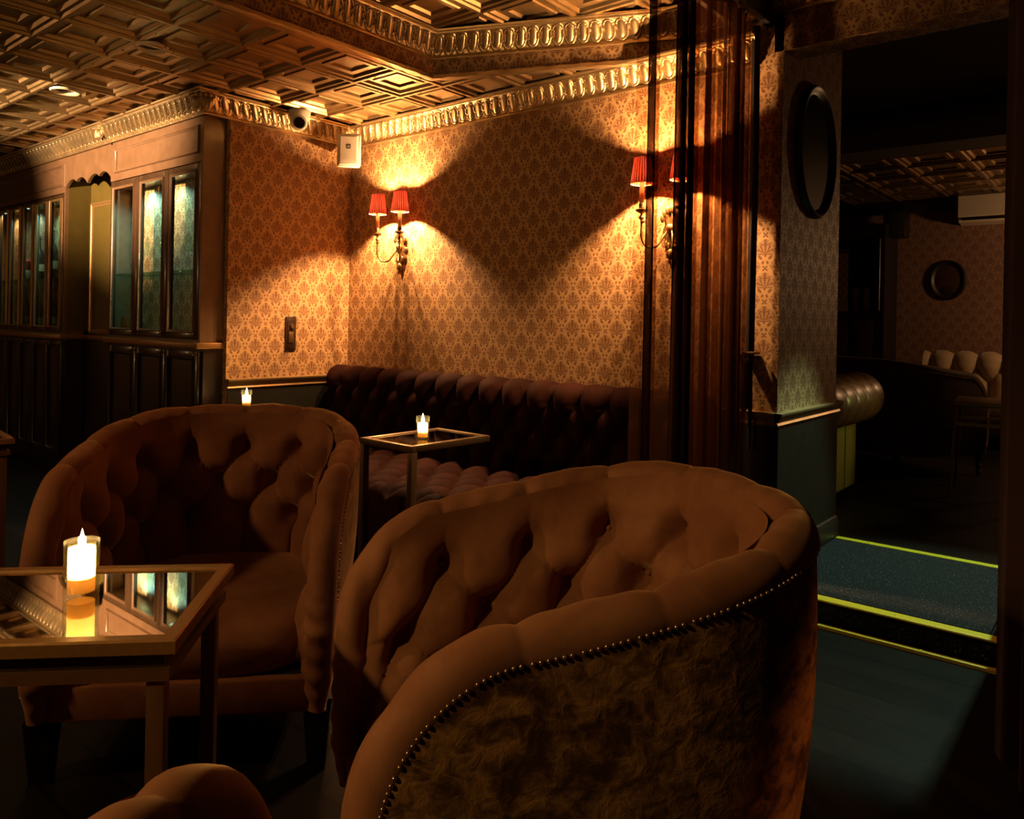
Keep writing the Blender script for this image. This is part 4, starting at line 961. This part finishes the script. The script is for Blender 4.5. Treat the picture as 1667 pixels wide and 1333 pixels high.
# cord and tassel holdback on the wall
t = thing('tieback', 'black curtain cord with tassel and bronze hook hanging on the wallpapered wall end', 'curtain cord', (-1.305, YB - 0.045, 0))
mb = MB(); mb.tube([(0, 0, 2.40), (0.004, 0, 1.8), (0.0, 0.0, 1.2), (0.0, 0, 0.98)], 0.019, 10); mb.tube([(0.0, -0.0, 0.98), (0.006, 0.0, 0.8), (0.004, 0.0, 0.60)], [0.014, 0.010, 0.006], 8); mb.build('cord', M['black_cloth'], t)
mb = MB(); mb.box(-0.045, 0.03, -0.02, 0.043, 1.005, 1.018, 0.004); mb.tube([(-0.03, 0.04, 1.0), (-0.03, -0.02, 0.99), (-0.03, -0.03, 1.01)], 0.005, 8); mb.build('hook', M['brass_old'], t)
mb = MB(); mb.lathe([(0.006, 1.004), (0.020, 0.985), (0.022, 0.965), (0.014, 0.955), (0.024, 0.93), (0.026, 0.83), (0.018, 0.78), (0.008, 0.76)], -0.02, -0.004, 14); mb.build('tassel', M['black_cloth'], t)
# heavy dark curtain at the right edge
t = thing('heavy_curtain', 'heavy near black maroon curtain filling the right edge of the picture', 'curtain', (0, 0, 0))
mb = MB(); curtain(mb, [(-0.262, 2.42), (-0.255, 2.24), (-0.17, 2.12), (0.12, 1.98), (0.5, 1.9)], 0.06, 2.55, 0.030, 0.16, n=300, seed=3, flare=0.1); mb.build('drape', M['dark_red_cloth'], t, 70)
mb = MB(); curtain(mb, [(-0.235, 2.46), (-0.22, 2.27), (-0.13, 2.16), (0.14, 2.03), (0.5, 1.96)], 0.06, 2.55, 0.020, 0.13, n=200, seed=9, flare=0.1); mb.build('lining', M['black_cloth'], t, 70)
mb = MB(); mb.tube([(-0.27, 2.5, 2.552), (-0.25, 2.25, 2.552), (0.12, 2.0, 2.552), (0.5, 1.93, 2.552)], 0.014, 8); mb.build('curtain_rail', M['black'], t)

# ------------------------------------------------------------------ passage and rear room
def oval(t, rx, rz, fw, mat_f, mat_c, dom=0.0):
    # facing -Y
    prof = [(-0.0, 0.0), (0.0, -0.018), (fw * .25, -0.032), (fw * .6, -0.026), (fw * .8, -0.012), (fw, -0.010)]
    th = np.linspace(0, 2 * PI, 64, endpoint=False)
    P = [[((rx - o) * math.cos(q), y, (rz - o) * math.sin(q)) for q in th] for (o, y) in prof]
    mb = MB(); mb.grid(P, closed_v=True); mb.build('frame', mat_f, t, 50)
    P = [[((rx - fw + .004) * f * math.cos(q), -0.010 - dom * (1 - f * f), (rz - fw + .004) * f * math.sin(q)) for q in th] for f in (0.001, 0.3, 0.6, 0.85, 1.0)]
    mb = MB(); mb.grid(P, closed_v=True); return mb
t = thing('oval_mirror', 'tall oval black framed mirror on the end wall of the passage', 'mirror', (XE, 3.60, 1.93), PI / 2)
oval(t, 0.25, 0.305, 0.045, M['black'], M['mirror']).build('mirror_glass', plain('dark_mirror_glass', (0.008, 0.006, 0.005), 0.4, spec=0.04), t)
t = thing('oval_picture', 'dark oval portrait in a black frame on the rear room wallpaper', 'picture', (-1.56, 8.749, 1.635))
oval(t, 0.165, 0.20, 0.05, M['black'], M['portrait'], 0.01).build('portrait', M['portrait'], t)
mb = MB(); mb.ball((0.0, -0.014, -0.01), 0.04, 12, 8, (1, .15, 1.25)); mb.ball((0.0, -0.013, -0.10), 0.07, 12, 8, (1, .1, .7)); mb.build('painted_bust', M['wood_dark'], t)
t = thing('air_conditioner', 'white wall air conditioner high on the rear room wall', 'air conditioner', (-1.02, 8.749, 2.17))
mb = MB(); P = []
for x in (-0.44, -0.43, 0.43, 0.44):
    e = 0.012 if abs(x) > .435 else 0.0
    P.append([(x, -0.001, 0.0 + e), (x, -0.14 + e, 0.02 + e), (x, -0.19 + e, 0.08), (x, -0.195 + e, 0.27), (x, -0.17 + e, 0.30 - e), (x, -0.001, 0.30 - e)])
mb.grid(P, closed_v=True); mb.add(P[0], [tuple(range(6))]); mb.add(P[-1], [tuple(range(6))]); mb.build('casing', M['white_plastic'], t, 30)
mb = MB(); mb.box(-0.40, 0.40, -0.188, -0.168, 0.035, 0.060, 0.003); mb.build('louvre', M['black'], t)
# bookcase
t = thing('bookcase', 'black bookcase with glazed niche in the left corner of the rear room', 'bookcase', (-2.55, 8.35, 0.085))
mb = MB(); mb.box(-0.55, 0.52, 0.36, 0.40, 0, 2.1); mb.box(-0.55, -0.50, -0.1, 0.36, 0, 2.1); mb.box(0.42, 0.52, -0.1, 0.36, 0, 2.1); mb.box(-0.5, 0.42, -0.1, 0.36, 1.95, 2.1); mb.box(-0.5, 0.42, -0.1, 0.36, 0.0, 1.22); mb.box(0.16, 0.20, -0.05, 0.36, 1.22, 1.95); mb.build('carcass', M['black'], t, 0)
mb = MB(); mb.tube([(0.47, -0.115, 1.24), (0.47, -0.115, 1.93)], [0.016, 0.016], 12); mb.ball((0.47, -0.115, 1.235), .02); mb.ball((0.47, -0.115, 1.935), .02); mb.build('column', M['wood_dark'], t)
mb = MB(); mb.box(-0.2, 0.15, 0.345, 0.358, 1.23, 1.9); mb.build('mirror_back', M['mirror'], t)
for k in range(2):
    for zz in (0.9,): mb = MB(); mb.box(-0.03 + k * 0.24, 0.18 + k * 0.24, -0.112, -0.101, 0.30, 1.12, .004); mb.build('door', M['wood_dark'], t)
for k, (x, wd, hh, m) in enumerate(((0.235, 0.05, 0.24, 'book_tan'), (0.295, 0.028, 0.235, 'wood_dark'), (0.345, 0.055, 0.245, 'book_cream'))):
    bk_ = thing('book', ['tan patterned book standing leftmost in the rear bookcase', 'thin dark book between the tan and the cream book', 'cream book standing rightmost in the rear bookcase'][k], 'book', (-2.55 + x, 8.30, 1.3052), 0, 'books in the rear bookcase')
    mb = MB(); mb.box(-wd / 2, wd / 2, 0, 0.16, 0, hh, 0.003); mb.build('cover', M[m], bk_)
    mb = MB(); mb.box(-wd / 2 + .004, wd / 2 - .004, 0.01, 0.158, hh, hh + 0.001); mb.build('page_block', M['book_cream'], bk_)
for k in range(4): stem_glass(-2.66 + k * 0.075, 8.28 + 0.04 * (k % 2), 1.3052, 0.15, ['small glass at the far left of the rear bookcase niche', 'small glass second from left in the rear bookcase niche', 'small glass third from left in the rear bookcase niche', 'small glass next to the books in the rear bookcase niche'][k], 'glasses in the rear bookcase')
t = thing('wall_speaker', 'black box loudspeaker high on the bookcase side in the rear room', 'speaker', (-1.99, 8.52, 2.06))
mb = MB(); mb.box(-0.10, 0.10, -0.12, 0.10, 0, 0.26, 0.01); mb.build('speaker_body', M['black'], t)
mb = MB(); mb.box(-0.085, 0.085, -0.128, -0.1205, 0.015, 0.245, 0.004); mb.build('grille', M['black_cloth'], t)
mb = MB(); mb.tube([(0, .1, .13), (0, .225, .13)], .015, 8); mb.build('wall_bracket', M['black'], t)
# leather sofa whose channelled arm shows past the wall end
t = thing('leather_sofa', 'brown and olive leather sofa with channelled roll arm behind the wall end', 'sofa', (-1.43, 4.02, 0.085))
def channel_roll(mb, cx, cz, r, y0, y1, pitch):
    n = 140; P = []
    for y in np.linspace(y0, y1, n):
        u = ((y - y0) / pitch) % 1; rr = r * (0.90 + 0.10 * math.sqrt(max(0, 1 - (2 * u - 1) ** 2)))
        e = min(1, (y - y0) / 0.03, (y1 - y) / 0.03); rr *= 0.75 + 0.25 * math.sqrt(max(e, 0))
        P.append([(cx + rr * math.cos(q), y, cz + rr * math.sin(q)) for q in np.linspace(0, 2 * PI, 30, endpoint=False)])
    mb.grid(P, closed_v=True); mb.add(P[0], [tuple(range(30))]); mb.add(P[-1], [tuple(range(30))])
mb = MB(); channel_roll(mb, 0.03, 0.615, 0.155, 0.0, 1.14, 0.19); mb.build('arm_roll', M['rear_leather'], t, 60)
mb = MB(); mb.box(-0.16, 0.025, 0.02, 1.10, 0.06, 0.60, 0.02); ap = mb.build('arm_panel', M['sage'], t, label='olive lower side panel')
mb = MB(); mb.tube([(0.027, 0.86, 0.07), (0.027, 0.86, 0.52)], 0.004, 6); mb.build('piping', M['sage'], ap)
mb = MB(); mb.box(-1.9, -0.161, 0.02, 0.24, 0.06, 0.74, 0.05); mb.build('back', M['rear_leather'], t)
mb = MB(); mb.box(-1.88, -0.162, 0.241, 1.02, 0.10, 0.40, 0.05); mb.build('seat', M['rear_leather'], t)
for px_, py_2 in ((-0.1, 0.06), (-0.1, 1.04), (-1.8, 0.06), (-1.8, 1.0)): mb = MB(); mb.box(px_ - .03, px_ + .03, py_2 - .03, py_2 + .03, 0.0, 0.06); mb.build('leg', M['black'], t)
# club chair
CC = armchair('club_armchair', 'dark brown barrel club chair on turned legs seen from behind in the rear room', 'armchair', ('rear_velvet', 'rear_velvet'), None, back=0.83, arm=0.74, a=0.43, yf=0.40, yb=0.40, tufted=False, legs='turned')
face(CC, (-1.47, 6.35, 0.085), 0.55, 0.83)
# cream sofa
t = thing('tufted_sofa', 'cream velvet tufted sofa against the rear room wall under the oval picture', 'sofa', (-0.85, 8.55, 0.085)); hl = 0.86
nx = 200; sx = np.linspace(-hl, hl, nx); nq = 48; pr = np.array([(0.10, 0.74), (0.06, 0.79), (-0.02, 0.80), (-0.08, 0.77), (-0.10, 0.70), (-0.09, 0.60), (-0.08, 0.38)]); pd = np.concatenate([[0], np.cumsum(np.linalg.norm(np.diff(pr, axis=0), axis=1))]); pq = np.linspace(0, pd[-1], nq)
base = np.stack([np.repeat(sx[:, None], nq, 1), np.repeat(np.interp(pq, pd, pr[:, 0])[None], nx, 0), np.repeat(np.interp(pq, pd, pr[:, 1])[None], nx, 0)], 2); n = normals(base); n = n * np.sign(-n[:, nq // 2:nq // 2 + 1, 1:2])
S = np.repeat(sx[:, None], nq, 1); W = np.repeat(pq[None], nx, 0); h, pit = tuft(S, W, 0.2, 0.13, 0.30, 2, 0.4)
mb = MB(); mb.grid(base + n * (0.05 * h - 0.02 * pit)[..., None]); mb.build('tufted_back', M['cream_velvet'], t, 75)
mb = MB(); mb.box(-hl, hl, 0.02, 0.19, 0.1, 0.74, 0.02); mb.build('back_frame', M['cream_velvet'], t)
mb = MB(); mb.box(-hl, hl, -0.70, -0.03, 0.12, 0.42, 0.06); mb.build('seat', M['cream_velvet'], t)
for sx_ in (-1, 1):
    mb = MB(); mb.box(sx_ * hl - 0.07, sx_ * hl + 0.07, -0.70, 0.0, 0.10, 0.60, 0.05); mb.build('arm', M['cream_velvet'], t)
    for yy_ in (-0.64, 0.1): mb = MB(); mb.box(sx_ * (hl - .05) - .025, sx_ * (hl - .05) + .025, yy_ - .025, yy_ + .025, 0, 0.12); mb.build('leg', M['black'], t)
# small metal table in the rear room
t = thing('metal_side_table', 'slim metal table with stretcher beside the dark club chair in the rear room', 'table', (-0.72, 5.72, 0.085), 0.1); a = 0.24; h_ = 0.60
mb = MB(); mb.box(-a, a, -a, a, h_ - 0.03, h_, 0.004); mb.build('top', M['steel'], t)
for sx_ in (-1, 1):
    for sy in (-1, 1): mb = MB(); mb.tube([(sx_ * (a - .02), sy * (a - .02), h_ - .031), (sx_ * (a + .01), sy * (a + .01), 0.0)], 0.009, 8); mb.build('leg', M['steel'], t)
for sy in (-1, 1): mb = MB(); mb.box(-a + .02, a - .02, sy * (a - .012) - .008, sy * (a - .012) + .008, h_ - 0.15, h_ - 0.13); mb.build('stretcher', M['steel'], t)
